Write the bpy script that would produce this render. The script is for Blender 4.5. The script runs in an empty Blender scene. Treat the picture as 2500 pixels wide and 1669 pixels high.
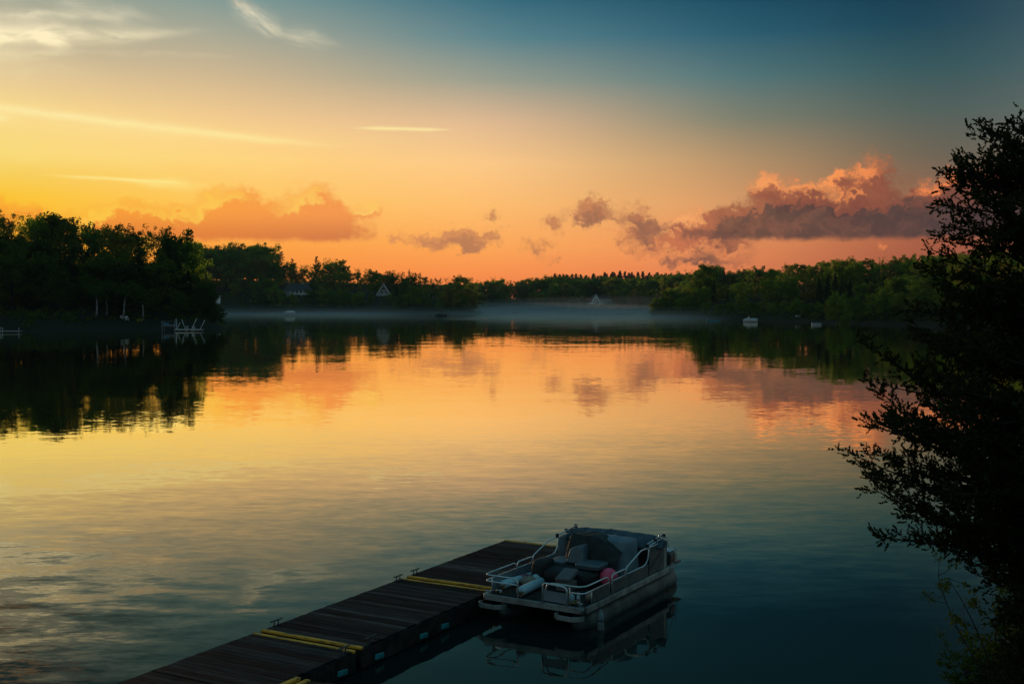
import bpy, math, random
import numpy as np
from mathutils import Vector, Matrix

# ------------------------------------------------------------------ camera
SC = bpy.context.scene
COL = SC.collection
CAM_H = 6.4                      # eye height over the lake (m); water is z = 0, the view looks along +Y
F_PX = 2800.0                    # focal length in pixels of a 2500 px wide frame
PITCH = math.atan(94.5 / F_PX)   # camera looks slightly down
cam_d = bpy.data.cameras.new('camera')
cam_d.sensor_width = 36.0
cam_d.lens = 36.0 * F_PX / 2500.0
cam_d.clip_start = 0.1
cam_d.clip_end = 20000.0
cam = bpy.data.objects.new('camera', cam_d)
COL.objects.link(cam)
cam.location = (0, 0, CAM_H)
cam.rotation_euler = (math.pi / 2 - PITCH, 0, 0)
SC.camera = cam

SC.render.engine = 'CYCLES'
SC.view_settings.view_transform = 'Standard'
SC.view_settings.look = 'None'
SC.view_settings.exposure = 0.0
SC.view_settings.gamma = 1.0
SC.view_settings.use_curve_mapping = False
cy = SC.cycles
cy.use_denoising = True
cy.max_bounces = 6
cy.diffuse_bounces = 2
cy.glossy_bounces = 3
cy.transmission_bounces = 3
cy.transparent_max_bounces = 8
cy.volume_bounces = 4
cy.sample_clamp_indirect = 4.0
cy.caustics_reflective = False
cy.caustics_refractive = False

# ------------------------------------------------------------------ helpers for bearings
def ray(px, py):
    """direction of a bearing given as a position in the 2500 x 1669 picture"""
    x = (px - 1250.0) / F_PX
    y = -(py - 834.5) / F_PX
    return Vector((x, math.cos(PITCH) + y * math.sin(PITCH), -math.sin(PITCH) + y * math.cos(PITCH)))
def at_z(px, py, z=0.0):
    d = ray(px, py)
    t = (z - CAM_H) / d.z
    return Vector((d.x * t, d.y * t, z))
def at_y(px, py, Y):
    d = ray(px, py)
    t = Y / d.y
    return Vector((d.x * t, Y, CAM_H + d.z * t))
def azel(px, py):
    d = ray(px, py).normalized()
    return math.degrees(math.atan2(d.x, d.y)), math.degrees(math.asin(d.z))
def lin(c):
    return tuple(((v / 255.0) / 12.92) if v <= 10.3 else (((v / 255.0) + 0.055) / 1.055) ** 2.4 for v in c)

# ------------------------------------------------------------------ tiny node-graph language
class G:
    def __init__(s, tree):
        s.t = tree
    def n(s, typ, **kw):
        nd = s.t.nodes.new(typ)
        for k, v in kw.items():
            setattr(nd, k, v)
        return nd
    def put(s, sock, v):
        if v is None: return
        if isinstance(v, bpy.types.NodeSocket):
            s.t.links.new(v, sock)
        else:
            sock.default_value = v
    def m(s, op, a, b=None, c=None, clamp=False):
        nd = s.n('ShaderNodeMath', operation=op, use_clamp=clamp)
        s.put(nd.inputs[0], a); s.put(nd.inputs[1], b); s.put(nd.inputs[2], c)
        return nd.outputs[0]
    def v(s, op, a, b=None, scale=None):
        nd = s.n('ShaderNodeVectorMath', operation=op)
        s.put(nd.inputs[0], a); s.put(nd.inputs[1], b)
        if scale is not None: s.put(nd.inputs['Scale'], scale)
        return nd.outputs['Value'] if op in ('DOT_PRODUCT', 'LENGTH', 'DISTANCE') else nd.outputs['Vector']
    def sep(s, a):
        nd = s.n('ShaderNodeSeparateXYZ'); s.put(nd.inputs[0], a)
        return nd.outputs
    def comb(s, x, y, z):
        nd = s.n('ShaderNodeCombineXYZ')
        for i, q in enumerate((x, y, z)): s.put(nd.inputs[i], q)
        return nd.outputs[0]
    def smooth(s, x, lo, hi, a=0.0, b=1.0):
        nd = s.n('ShaderNodeMapRange', interpolation_type='SMOOTHSTEP')
        s.put(nd.inputs[0], x); s.put(nd.inputs[1], lo); s.put(nd.inputs[2], hi)
        s.put(nd.inputs[3], a); s.put(nd.inputs[4], b)
        return nd.outputs[0]
    def lerp(s, x, lo, hi, a=0.0, b=1.0):
        nd = s.n('ShaderNodeMapRange', interpolation_type='LINEAR')
        s.put(nd.inputs[0], x); s.put(nd.inputs[1], lo); s.put(nd.inputs[2], hi)
        s.put(nd.inputs[3], a); s.put(nd.inputs[4], b)
        return nd.outputs[0]
    def mix(s, f, a, b, mode='MIX'):
        nd = s.n('ShaderNodeMix', data_type='RGBA', blend_type=mode)
        s.put(nd.inputs[0], f)
        for i, q in ((6, a), (7, b)):
            if isinstance(q, tuple) and len(q) == 3: q = q + (1.0,)
            s.put(nd.inputs[i], q)
        return nd.outputs[2]
    def noise(s, vec, scale, detail=3.0, rough=0.5, dist=0.0, dims='3D'):
        nd = s.n('ShaderNodeTexNoise', noise_dimensions=dims)
        s.put(nd.inputs['Vector'], vec)
        nd.inputs['Scale'].default_value = scale
        nd.inputs['Detail'].default_value = detail
        nd.inputs['Roughness'].default_value = rough
        nd.inputs['Distortion'].default_value = dist
        return nd.outputs
    def ramp(s, f, stops, interp='LINEAR'):
        nd = s.n('ShaderNodeValToRGB')
        cr = nd.color_ramp
        cr.interpolation = interp
        stops = sorted(stops)
        cr.elements[0].position = stops[0][0]; cr.elements[0].color = stops[0][1] + (1.0,)
        cr.elements[1].position = stops[-1][0]; cr.elements[1].color = stops[-1][1] + (1.0,)
        for p, c in stops[1:-1]:
            e = cr.elements.new(p); e.color = c + (1.0,)
        s.put(nd.inputs[0], f)
        return nd.outputs[0]

# ------------------------------------------------------------------ sky
SUN_AZ, SUN_EL = -36.0, 3.5      # the sun stands low, outside the frame on the left
world = bpy.data.worlds.new('World')
SC.world = world
world.use_nodes = True
wt = world.node_tree
wt.nodes.clear()
g = G(wt)
tc = g.n('ShaderNodeTexCoord')
dirv = g.v('NORMALIZE', tc.outputs['Generated'])
dx, dy, dz = g.sep(dirv)[0:3]
az = g.m('MULTIPLY', g.m('ARCTAN2', dx, dy), 57.29578)
el = g.m('MULTIPLY', g.m('ARCSINE', dz), 57.29578)

# angular distance (in azimuth) from the sun
daz = g.m('ABSOLUTE', g.m('SUBTRACT', az, -33.0))
daz = g.m('MINIMUM', daz, g.m('SUBTRACT', 360.0, daz))

ELMAX = 30.0
def column(stops):
    """colour of the clear sky against elevation at one distance from the sun"""
    f = g.m('DIVIDE', g.m('MAXIMUM', el, 0.0), ELMAX)
    return g.ramp(f, [(e / ELMAX, lin(c)) for e, c in stops], 'LINEAR')
cols = [
 (8.0,  [(0, (244,140,30)), (1.2, (246,152,34)), (2.9, (250,178,30)), (4.9, (250,196,42)), (6.0, (244,206,88)), (6.9, (247,217,120)), (8.9, (246,215,138)), (10.2, (226,199,148)), (11.5, (196,182,150)), (12.9, (176,172,148)), (14.8, (146,157,144)), (18, (70,92,92)), (24, (38,70,80)), (30, (34,76,90))]),
 (19.5, [(0, (250,126,46)), (1.2, (252,138,54)), (2.9, (254,162,66)), (4.9, (254,198,94)), (6.9, (254,208,122)), (8.0, (252,211,138)), (8.9, (240,200,142)), (10.9, (204,181,144)), (12.9, (162,165,148)), (14.8, (110,147,148)), (18, (68,112,120)), (24, (38,84,98)), (30, (28,72,88))]),
 (32.0, [(0, (248,122,62)), (1.2, (254,140,72)), (2.9, (255,170,88)), (4.9, (255,190,112)), (6.9, (253,201,136)), (8.9, (224,185,146)), (10.9, (152,157,142)), (12.9, (88,131,140)), (14.8, (48,104,124)), (18, (42,92,106)), (24, (38,84,98)), (30, (38,84,98))]),
 (43.0, [(0, (210,102,66)), (1.2, (230,124,78)), (2.9, (238,148,92)), (4.9, (222,158,104)), (6.9, (188,150,108)), (8.9, (130,131,112)), (10.9, (84,119,122)), (12.9, (42,94,114)), (14.8, (20,72,96)), (18, (26,74,90)), (24, (32,78,92)), (30, (38,84,98))]),
 (52.5, [(0, (128,62,48)), (1.2, (150,76,56)), (2.9, (162,86,62)), (4.9, (140,98,76)), (6.9, (102,94,80)), (8.9, (76,92,88)), (10.9, (46,82,88)), (12.9, (20,64,82)), (14.8, (10,52,72)), (18, (18,62,78)), (24, (30,76,90)), (30, (38,84,98))]),
 (78.0, [(0, (142,124,118)), (2.9, (150,134,128)), (6.9, (144,142,138)), (10.9, (130,140,142)), (14.8, (114,136,142)), (24, (90,124,134)), (30, (74,115,130))]),
]
sky = column(cols[0][1])
for i in range(1, len(cols)):
    f = g.smooth(daz, cols[i-1][0] - 2.5, cols[i][0] + 2.5)
    sky = g.mix(f, sky, column(cols[i][1]))
sky = g.mix(g.smooth(el, 20.0, 60.0), sky, lin((58, 104, 120)))

# physically based dusk sky underneath, same sun direction
nish = g.n('ShaderNodeTexSky', sky_type='NISHITA', sun_disc=False)
nish.sun_elevation = math.radians(SUN_EL)
nish.sun_rotation = math.radians(SUN_AZ)
nish.air_density = 1.3
nish.dust_density = 1.5
nsk = g.v('SCALE', nish.outputs[0], scale=0.05)
nsk = g.v('MINIMUM', nsk, (0.6, 0.6, 0.6))
sky = g.mix(0.04, g.v('SCALE', sky, scale=1.05), nsk)

# ---- high thin cirrus and contrails: long streaks in (azimuth, elevation)
ang = g.comb(az, el, 0.0)
STREAKS = [  # (end, end, width in degrees, strength, grain, low, high, softness of the ends, even part)
 ((-420, 66), (280, 84), 0.75, 1.0, 1.0, 0.22, 0.6, 0.45, 0.25),
 ((-200, 96), (560, 72), 0.34, 0.75, 1.0, 0.25, 0.65, 0.5, 0.2),
 ((60, 78), (190, 122), 0.28, 0.75, 1.6, 0.2, 0.6, 0.4, 0.3),
 ((30, -20), (420, 60), 0.5, 0.32, 1.0, 0.3, 0.75, 0.4, 0.0),
 ((545, -18), (700, 95), 0.40, 0.75, 1.4, 0.25, 0.7, 0.3, 0.1),
 ((640, 72), (850, 118), 0.4, 0.42, 1.4, 0.25, 0.7, 0.45, 0.1),
 ((-500, 165), (330, 180), 0.95, 0.26, 0.7, 0.25, 0.75, 0.4, 0.3),
 ((-600, 175), (900, 366), 0.19, 0.75, 0.7, 0.2, 0.7, 0.22, 0.6),
 ((-600, 205), (700, 350), 0.55, 0.26, 0.6, 0.2, 0.7, 0.3, 0.4),
 ((840, 312), (1125, 317), 0.085, 1.0, 2.2, 0.15, 0.5, 0.3, 0.55),
 ((60, 424), (480, 448), 0.075, 0.85, 1.0, 0.2, 0.6, 0.4, 0.6),
 ((250, 438), (570, 458), 0.24, 0.8, 1.0, 0.2, 0.65, 0.5, 0.35),
 ((-200, 290), (50, 288), 0.2, 0.85, 1.0, 0.2, 0.6, 0.3, 0.4),
 ((-300, 372), (900, 398), 0.7, 0.22, 0.5, 0.3, 0.7, 0.3, 0.3),
 ((-140, 22), (330, 46), 0.22, 0.45, 1.2, 0.25, 0.7, 0.4, 0.1),
 ((120, 120), (620, 140), 0.16, 0.22, 1.2, 0.3, 0.7, 0.4, 0.1),
 ((-100, 140), (260, 128), 0.22, 0.35, 1.2, 0.25, 0.7, 0.4, 0.1),
 ((-700, -100), (250, -60), 0.7, 0.85, 0.9, 0.35, 0.7, 0.3, 0.1),
 ((-900, -240), (350, -190), 0.8, 0.75, 0.9, 0.4, 0.75, 0.3, 0.0),
]
def add_cirrus(sky, box):
    cir = None
    wob = None
    for (p0, p1, width, amp, nscale, nlo, nhi, endsoft, core) in STREAKS:
        a0, e0 = azel(*p0); a1, e1 = azel(*p1)
        # clip the streak to the box
        ok = False
        for k in range(41):
            t = k / 40
            A = a0 + (a1 - a0) * t; E_ = e0 + (e1 - e0) * t
            mrg = 2.8 * width + 0.1
            if box[0] - mrg <= A <= box[1] + mrg and box[2] - mrg <= E_ <= box[3] + mrg: ok = True
        if not ok: continue
        if wob is None:
            wob = g.m('SUBTRACT', g.noise(ang, 0.35, 3.0, 0.6)[0], 0.5)
        L = math.hypot(a1 - a0, e1 - e0)
        mp = g.n('ShaderNodeMapping', vector_type='TEXTURE')
        g.put(mp.inputs['Vector'], ang)
        mp.inputs['Location'].default_value = (a0, e0, 0)
        mp.inputs['Rotation'].default_value = (0, 0, math.atan2(e1 - e0, a1 - a0))
        s_, t_, _ = g.sep(mp.outputs[0])[0:3]
        t_ = g.m('MULTIPLY_ADD', wob, width * 1.6, t_)
        al = g.m('MULTIPLY', g.smooth(s_, 0.0, L * endsoft), g.smooth(s_, L, L * (1 - endsoft)))
        r = g.m('DIVIDE', t_, g.m('MULTIPLY_ADD', al, width * 0.65, width * 0.35))
        ac = g.m('EXPONENT', g.m('MULTIPLY', g.m('MULTIPLY', r, r), -1.0))
        nv = g.comb(g.m('MULTIPLY', s_, 0.35 * nscale), g.m('MULTIPLY', t_, 1.3 * nscale), p0[0] * 0.013)
        nz = g.smooth(g.noise(nv, 1.0, 4.0, 0.62, 0.6)[0], nlo, nhi, core, 1.0)
        k = g.m('MULTIPLY', g.m('MULTIPLY', g.m('MULTIPLY', al, ac), nz), amp)
        cir = k if cir is None else g.m('ADD', cir, k, clamp=True)
    if cir is None: return sky
    cir_col = g.ramp(g.m('DIVIDE', el, 20.0), [(0.0, lin((255,214,90))), (0.33, lin((255,232,140))), (0.5, lin((255,236,178))), (0.68, lin((255,240,205))), (0.80, lin((240,176,118))), (1.0, lin((214,140,92)))])
    cir_fade = g.smooth(daz, 14.0, 45.0, 1.0, 0.55)
    return g.mix(g.m('MULTIPLY', cir, cir_fade, clamp=True), sky, cir_col)

# ---- cumulus: soft blobs in (azimuth, elevation), broken up by warped noise
PXD = 48.87                       # picture pixels per degree
SUPP = 2.25                       # reach of a blob in radii
def field(vec, blobs):
    tot = None
    for (x, y, rx, ry, a) in blobs:
        ca, ce = azel(x, y)
        mp = g.n('ShaderNodeMapping', vector_type='TEXTURE')
        g.put(mp.inputs['Vector'], vec)
        mp.inputs['Location'].default_value = (ca, ce, 0)
        mp.inputs['Scale'].default_value = (rx * SUPP / PXD, ry * SUPP / PXD, 1.0)
        gd = g.n('ShaderNodeTexGradient', gradient_type='QUADRATIC_SPHERE')
        g.put(gd.inputs[0], mp.outputs[0])
        tot = g.m('MULTIPLY_ADD', gd.outputs['Fac'], a * 1.15, 0.0 if tot is None else tot)
    return tot
def clip_blobs(blobs, box):
    out = []
    for b in blobs:
        ca, ce = azel(b[0], b[1])
        mx_, my_ = b[2] * SUPP / PXD + 1.0, b[3] * SUPP / PXD + 1.0
        if box[0] - mx_ <= ca <= box[1] + mx_ and box[2] - my_ <= ce <= box[3] + my_: out.append(b)
    return out
def cloud(wang, blobs, lo, hi, off, lit_lo, lit_hi, erode=None):
    """returns (cover, how much a spot faces the low sun)"""
    d = field(wang, blobs)
    d2 = field(g.v('ADD', wang, (off[0], off[1], 0.0)), blobs)
    if erode is not None:
        d = g.m('MULTIPLY', d, erode); d2 = g.m('MULTIPLY', d2, erode)
    return g.smooth(d, lo, hi), g.smooth(g.m('SUBTRACT', g.m('MINIMUM', d, 0.85), g.m('MINIMUM', d2, 0.85)), lit_lo, lit_hi)
def cloud_cols(stops):
    return g.ramp(g.lerp(az, -30.0, 30.0), [((a + 30.0) / 60.0, lin(c)) for a, c in stops])
# sunlit heaps behind
LIT = [(2128, 438, 62, 52, 1.0), (2110, 490, 50, 40, .8), (2050, 440, 18, 16, .75), (1880, 466, 64, 34, 1.0), (1980, 478, 50, 24, .7), (2230, 520, 40, 26, .5), (2060, 500, 30, 22, .7), (1960, 490, 60, 26, .6), (2080, 520, 60, 28, .8),
       (2340, 462, 70, 34, 1.0), (2480, 440, 90, 34, .9), (2280, 475, 40, 24, .8), (2440, 560, 70, 40, .5), (1670, 545, 55, 30, .85), (1740, 560, 75, 30, .75), (1640, 575, 70, 22, .6),
       (1560, 590, 60, 20, .55), (2155, 597, 16, 14, .6), (1610, 628, 60, 18, .45), (1500, 560, 50, 16, .4), (1700, 590, 60, 16, .5), (1790, 600, 50, 18, .5), (1880, 545, 60, 20, .35)]
# broad orange bank on the left
LEFT = [(280, 548, 46, 48, 1.0), (350, 545, 60, 44, .9), (430, 555, 60, 40, .85), (520, 530, 55, 50, .95), (580, 520, 50, 58, .95), (640, 555, 70, 45, .9), (745, 525, 55, 58, 1.05), (790, 505, 42, 40, .8),
        (850, 545, 50, 36, .75), (905, 512, 40, 16, .7), (700, 580, 180, 30, .8), (430, 590, 180, 36, .85), (200, 570, 60, 36, .7), (60, 525, 60, 26, .5), (-80, 520, 120, 60, .7)]
# shaded heaps in front
SHADE = [(1440, 515, 40, 30, .95), (1470, 505, 46, 18, .6), (1352, 538, 30, 22, .85), (1430, 548, 16, 12, .6), (1565, 535, 40, 32, .95), (1650, 560, 60, 18, .5), (1730, 545, 60, 20, .5), (1500, 540, 40, 14, .4), (1310, 600, 42, 20, .62), (1020, 578, 50, 16, .6), (1095, 580, 60, 28, .9), (1140, 590, 50, 22, .75), (1195, 575, 34, 16, .7), (1195, 522, 32, 20, .62), (960, 582, 26, 12, .5),
         (1360, 634, 36, 14, .42), (1640, 632, 60, 24, .62), (1700, 620, 40, 18, .45), (1790, 635, 50, 20, .6), (1850, 622, 34, 14, .5), (1720, 640, 50, 14, .45), (1520, 585, 40, 14, .45), (1590, 570, 46, 18, .55), (1780, 550, 40, 22, .6), (1290, 585, 26, 10, .35), (1220, 560, 22, 10, .35), (1560, 600, 60, 18, .55), (1740, 585, 70, 18, .4),
         (1860, 530, 80, 44, 1.0), (1960, 525, 90, 48, 1.1), (2030, 550, 90, 40, 1.0), (1820, 560, 70, 36, .9), (1930, 575, 160, 26, .9), (2110, 560, 90, 40, .95), (2200, 545, 80, 48, 1.0), (2260, 540, 90, 50, 1.0), (2340, 550, 120, 46, 1.0), (2480, 545, 140, 52, 1.0), (2640, 540, 160, 60, 1.0), (2200, 588, 160, 24, .8), (2215, 465, 22, 12, .5)]
def add_cumulus(sky, box):
    bl, bi, bs = clip_blobs(LEFT, box), clip_blobs(LIT, box), clip_blobs(SHADE, box)
    if not (bl or bi or bs): return sky
    wn = g.noise(ang, 1.1, 4.0, 0.56)[1]
    wn2 = g.noise(ang, 4.6, 2.0, 0.45)[1]
    warp = g.v('ADD', g.v('SCALE', g.v('SUBTRACT', wn, (0.5, 0.5, 0.5)), scale=2.1),
               g.v('SCALE', g.v('SUBTRACT', wn2, (0.5, 0.5, 0.5)), scale=0.55))
    warp = g.v('MULTIPLY', warp, (1.0, 0.85, 0.0))
    wang = g.v('ADD', ang, warp)
    wx, wy, _ = g.sep(warp)[0:3]
    be = azel(1250, 592)[1]
    e2 = g.m('MULTIPLY_ADD', wx, 0.22, el)
    base = g.smooth(e2, be - 0.12, be + 0.25)
    er = g.smooth(g.noise(g.v('MULTIPLY', wang, (1.0, 1.5, 0.0)), 1.5, 3.0, 0.5)[0], 0.30, 0.66, 0.62, 1.15)
    if bl:
        cv, lt = cloud(wang, bl, 0.18, 0.74, (-0.30, 0.36), 0.12, 0.46)
        cv = g.m('MULTIPLY', cv, base)
        low = g.smooth(el, 3.0, 4.6)
        body = g.mix(low, cloud_cols([(-28, (234,128,34)), (-16, (228,126,58)), (-8, (210,120,70)), (0, (198,118,78))]),
                     cloud_cols([(-28, (252,160,36)), (-16, (252,158,62)), (-8, (246,150,78)), (0, (236,150,88))]))
        ccol = g.mix(lt, body, cloud_cols([(-28, (255,196,46)), (-14, (255,202,84)), (0, (255,196,112))]))
        sky = g.mix(g.m('MULTIPLY', cv, 0.93), sky, ccol)
    if bi:
        cv, lt = cloud(wang, bi, 0.14, 0.78, (-0.26, 0.30), -0.05, 0.40, er)
        ccol = g.mix(lt, cloud_cols([(0, (214,130,84)), (9, (200,112,76)), (16, (150,84,64)), (24, (104,66,58)), (30, (80, 58, 54))]),
                     cloud_cols([(0, (254,186,114)), (9, (250,168,102)), (16, (252,150,84)), (22, (236,126,74)), (30, (160,90,62))]))
        sky = g.mix(g.m('MULTIPLY', cv, 0.92), sky, ccol)
    if bs:
        cv, lt = cloud(wang, bs, 0.16, 0.80, (-0.24, 0.34), 0.08, 0.45, er)
        big = g.smooth(az, 13.0, 9.0)
        cv = g.m('MULTIPLY', cv, g.m('MAXIMUM', base, big))
        tex = g.smooth(g.noise(wang, 1.2, 4.0, 0.55)[0], 0.38, 0.66)
        dk = g.mix(tex, cloud_cols([(-6, (196,128,88)), (2, (160,108,82)), (7, (136,92,76)), (11, (86,65,61)), (17, (72,59,60)), (22, (60,53,57)), (30, (48,46,52))]),
                   cloud_cols([(-6, (206,134,88)), (2, (180,118,84)), (7, (166,104,78)), (11, (122,80,67)), (17, (100,71,64)), (22, (82,63,62)), (30, (58,52,55))]))
        lc = cloud_cols([(-6, (240,160,92)), (3, (222,144,92)), (8, (214,122,80)), (15, (198,100,66)), (22, (150,80,60)), (30, (80, 60, 56))])
        ccol = g.mix(g.m('MULTIPLY', lt, 0.45), dk, lc)
        sky = g.mix(g.m('MULTIPLY', cv, 0.9), sky, ccol)
    return sky

# the sky is put together tile by tile, so that each direction only evaluates the clouds that are near it
def background(col):
    bg = g.n('ShaderNodeBackground')
    g.put(bg.inputs[0], col)
    bg.inputs[1].default_value = 1.0
    return bg.outputs[0]
def pick(f, a, b):
    mx = g.n('ShaderNodeMixShader')
    g.put(mx.inputs[0], f); g.put(mx.inputs[1], a); g.put(mx.inputs[2], b)
    return mx.outputs[0]
def tile(box):
    """one tile as a node group of its own"""
    global g, az, el, daz, ang
    keep = (g, az, el, daz, ang)
    ng = bpy.data.node_groups.new('sky_tile', 'ShaderNodeTree')
    for nm, ty in (('az', 'NodeSocketFloat'), ('el', 'NodeSocketFloat'), ('daz', 'NodeSocketFloat'), ('sky', 'NodeSocketColor')):
        ng.interface.new_socket(nm, in_out='INPUT', socket_type=ty)
    ng.interface.new_socket('sky', in_out='OUTPUT', socket_type='NodeSocketShader')
    g = G(ng)
    gi = g.n('NodeGroupInput'); go = g.n('NodeGroupOutput')
    az, el, daz, c = gi.outputs[0], gi.outputs[1], gi.outputs[2], gi.outputs[3]
    ang = g.comb(az, el, 0.0)
    c = add_cirrus(c, box)
    if box[2] < 7.0: c = add_cumulus(c, box)
    g.t.links.new(background(c), go.inputs[0])
    g, az, el, daz, ang = keep
    nd = g.n('ShaderNodeGroup'); nd.node_tree = ng
    for i, q in enumerate((az, el, daz, sky)): g.put(nd.inputs[i], q)
    return nd.outputs[0]
def tiles(xs, e0, e1):
    """binary tree over azimuth"""
    def rec(i, j):
        if j - i == 1:
            return tile((xs[i], xs[j], e0, e1))
        k = (i + j) // 2
        return pick(g.m('GREATER_THAN', az, xs[k]), rec(i, k), rec(k, j))
    return rec(0, len(xs) - 1)
plain = background(g.mix(g.smooth(el, -0.3, -3.0), sky, (0.012, 0.016, 0.014)))
low_t = tiles([-38.0, -19.0, -12.5, -6.0, 1.0, 7.0, 11.5, 16.0, 21.0, 38.0], 0.0, 8.4)
high_t = tiles([-38.0, -16.0, -3.0, 38.0], 8.4, 20.5)
inside = pick(g.m('GREATER_THAN', el, 8.4), low_t, high_t)
m_in = g.m('MULTIPLY', g.m('LESS_THAN', g.m('ABSOLUTE', az), 38.0), g.m('MULTIPLY', g.m('GREATER_THAN', el, 0.0), g.m('LESS_THAN', el, 20.5)))
wo = g.n('ShaderNodeOutputWorld')
wt.links.new(pick(m_in, plain, inside), wo.inputs[0])
world.cycles.sampling_method = 'MANUAL'
world.cycles.sample_map_resolution = 512

# ------------------------------------------------------------------ sun
sun_d = bpy.data.lights.new('sun', 'SUN')
sun_d.energy = 2.2
sun_d.angle = math.radians(1.2)
sun_d.color = (1.0, 0.62, 0.34)
sun = bpy.data.objects.new('sun', sun_d)
COL.objects.link(sun)
_a, _e = math.radians(SUN_AZ), math.radians(SUN_EL)
_to = Vector((math.sin(_a) * math.cos(_e), math.cos(_a) * math.cos(_e), math.sin(_e)))
sun.rotation_euler = (-_to).to_track_quat('-Z', 'Y').to_euler()

# ------------------------------------------------------------------ materials
MATS = {}
def material(name):
    m = bpy.data.materials.new(name); m.use_nodes = True
    m.node_tree.nodes.clear()
    return m, G(m.node_tree)
def finish(gr, shader, vol=None):
    o = gr.n('ShaderNodeOutputMaterial')
    if shader is not None: gr.t.links.new(shader, o.inputs[0])
    if vol is not None: gr.t.links.new(vol, o.inputs[1])
def solid(name, col, rough=0.6, metal=0.0, var=0.12, nscale=6.0, spec=0.5, bump=0.0, col2=None):
    """principled with a mottled colour and uneven gloss"""
    if name in MATS: return MATS[name]
    m, gr = material(name)
    tcd = gr.n('ShaderNodeTexCoord').outputs['Object']
    nz = gr.noise(tcd, nscale, 5.0, 0.6)[0]
    c2 = col2 or tuple(v * (1 - 2.2 * var) for v in col)
    c = gr.mix(gr.smooth(nz, 0.3, 0.7), tuple(min(1, v * (1 + var)) for v in col), c2)
    p = gr.n('ShaderNodeBsdfPrincipled')
    gr.put(p.inputs['Base Color'], c)
    gr.put(p.inputs['Roughness'], gr.lerp(nz, 0.2, 0.8, max(0.02, rough - 0.1), min(1, rough + 0.12)))
    p.inputs['Metallic'].default_value = metal
    p.inputs['Specular IOR Level'].default_value = spec
    if bump:
        b = gr.n('ShaderNodeBump'); b.inputs['Strength'].default_value = bump; b.inputs['Distance'].default_value = 0.01
        gr.put(b.inputs['Height'], gr.noise(tcd, nscale * 6, 4.0, 0.6)[0])
        gr.put(p.inputs['Normal'], b.outputs[0])
    finish(gr, p.outputs[0])
    MATS[name] = m
    return m

def leaf_material(name, stops, trans=0.35):
    m, gr = material(name)
    oi = gr.n('ShaderNodeObjectInfo')
    geo = gr.n('ShaderNodeNewGeometry')
    tcd = gr.n('ShaderNodeTexCoord').outputs['Object']
    base = gr.ramp(oi.outputs['Random'], stops)
    nz = gr.noise(tcd, 0.55, 3.0, 0.6)[0]
    c = gr.mix(gr.smooth(nz, 0.3, 0.7), base, gr.v('MULTIPLY', base, (1.5, 1.35, 0.9)))
    c = gr.v('SCALE', c, scale=gr.lerp(geo.outputs['Random Per Island'], 0, 1, 0.65, 1.35))
    d = gr.n('ShaderNodeBsdfDiffuse'); gr.put(d.inputs[0], c)
    t = gr.n('ShaderNodeBsdfTranslucent'); gr.put(t.inputs[0], gr.v('MULTIPLY', c, (1.3, 1.4, 0.6)))
    mx = gr.n('ShaderNodeMixShader'); mx.inputs[0].default_value = trans
    gr.t.links.new(d.outputs[0], mx.inputs[1]); gr.t.links.new(t.outputs[0], mx.inputs[2])
    finish(gr, mx.outputs[0])
    MATS[name] = m
    return m
leaf_material('leaf_broad', [(0.0, (0.055, 0.105, 0.028)), (0.3, (0.085, 0.155, 0.032)), (0.55, (0.125, 0.200, 0.036)), (0.75, (0.165, 0.215, 0.040)), (0.9, (0.190, 0.160, 0.045)), (1.0, (0.065, 0.115, 0.030))], 0.56)
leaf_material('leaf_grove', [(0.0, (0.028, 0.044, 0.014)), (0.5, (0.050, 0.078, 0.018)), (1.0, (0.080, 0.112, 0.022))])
leaf_material('leaf_needle', [(0.0, (0.022, 0.040, 0.018)), (1.0, (0.040, 0.062, 0.024))], 0.12)
leaf_material('leaf_cedar', [(0.0, (0.020, 0.030, 0.014)), (1.0, (0.026, 0.036, 0.016))], 0.15)
solid('bark', (0.055, 0.045, 0.036), 0.9, var=0.3, nscale=1.5, spec=0.2)
solid('bark_pale', (0.30, 0.30, 0.29), 0.8, var=0.25, nscale=2.0, spec=0.2)

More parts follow.
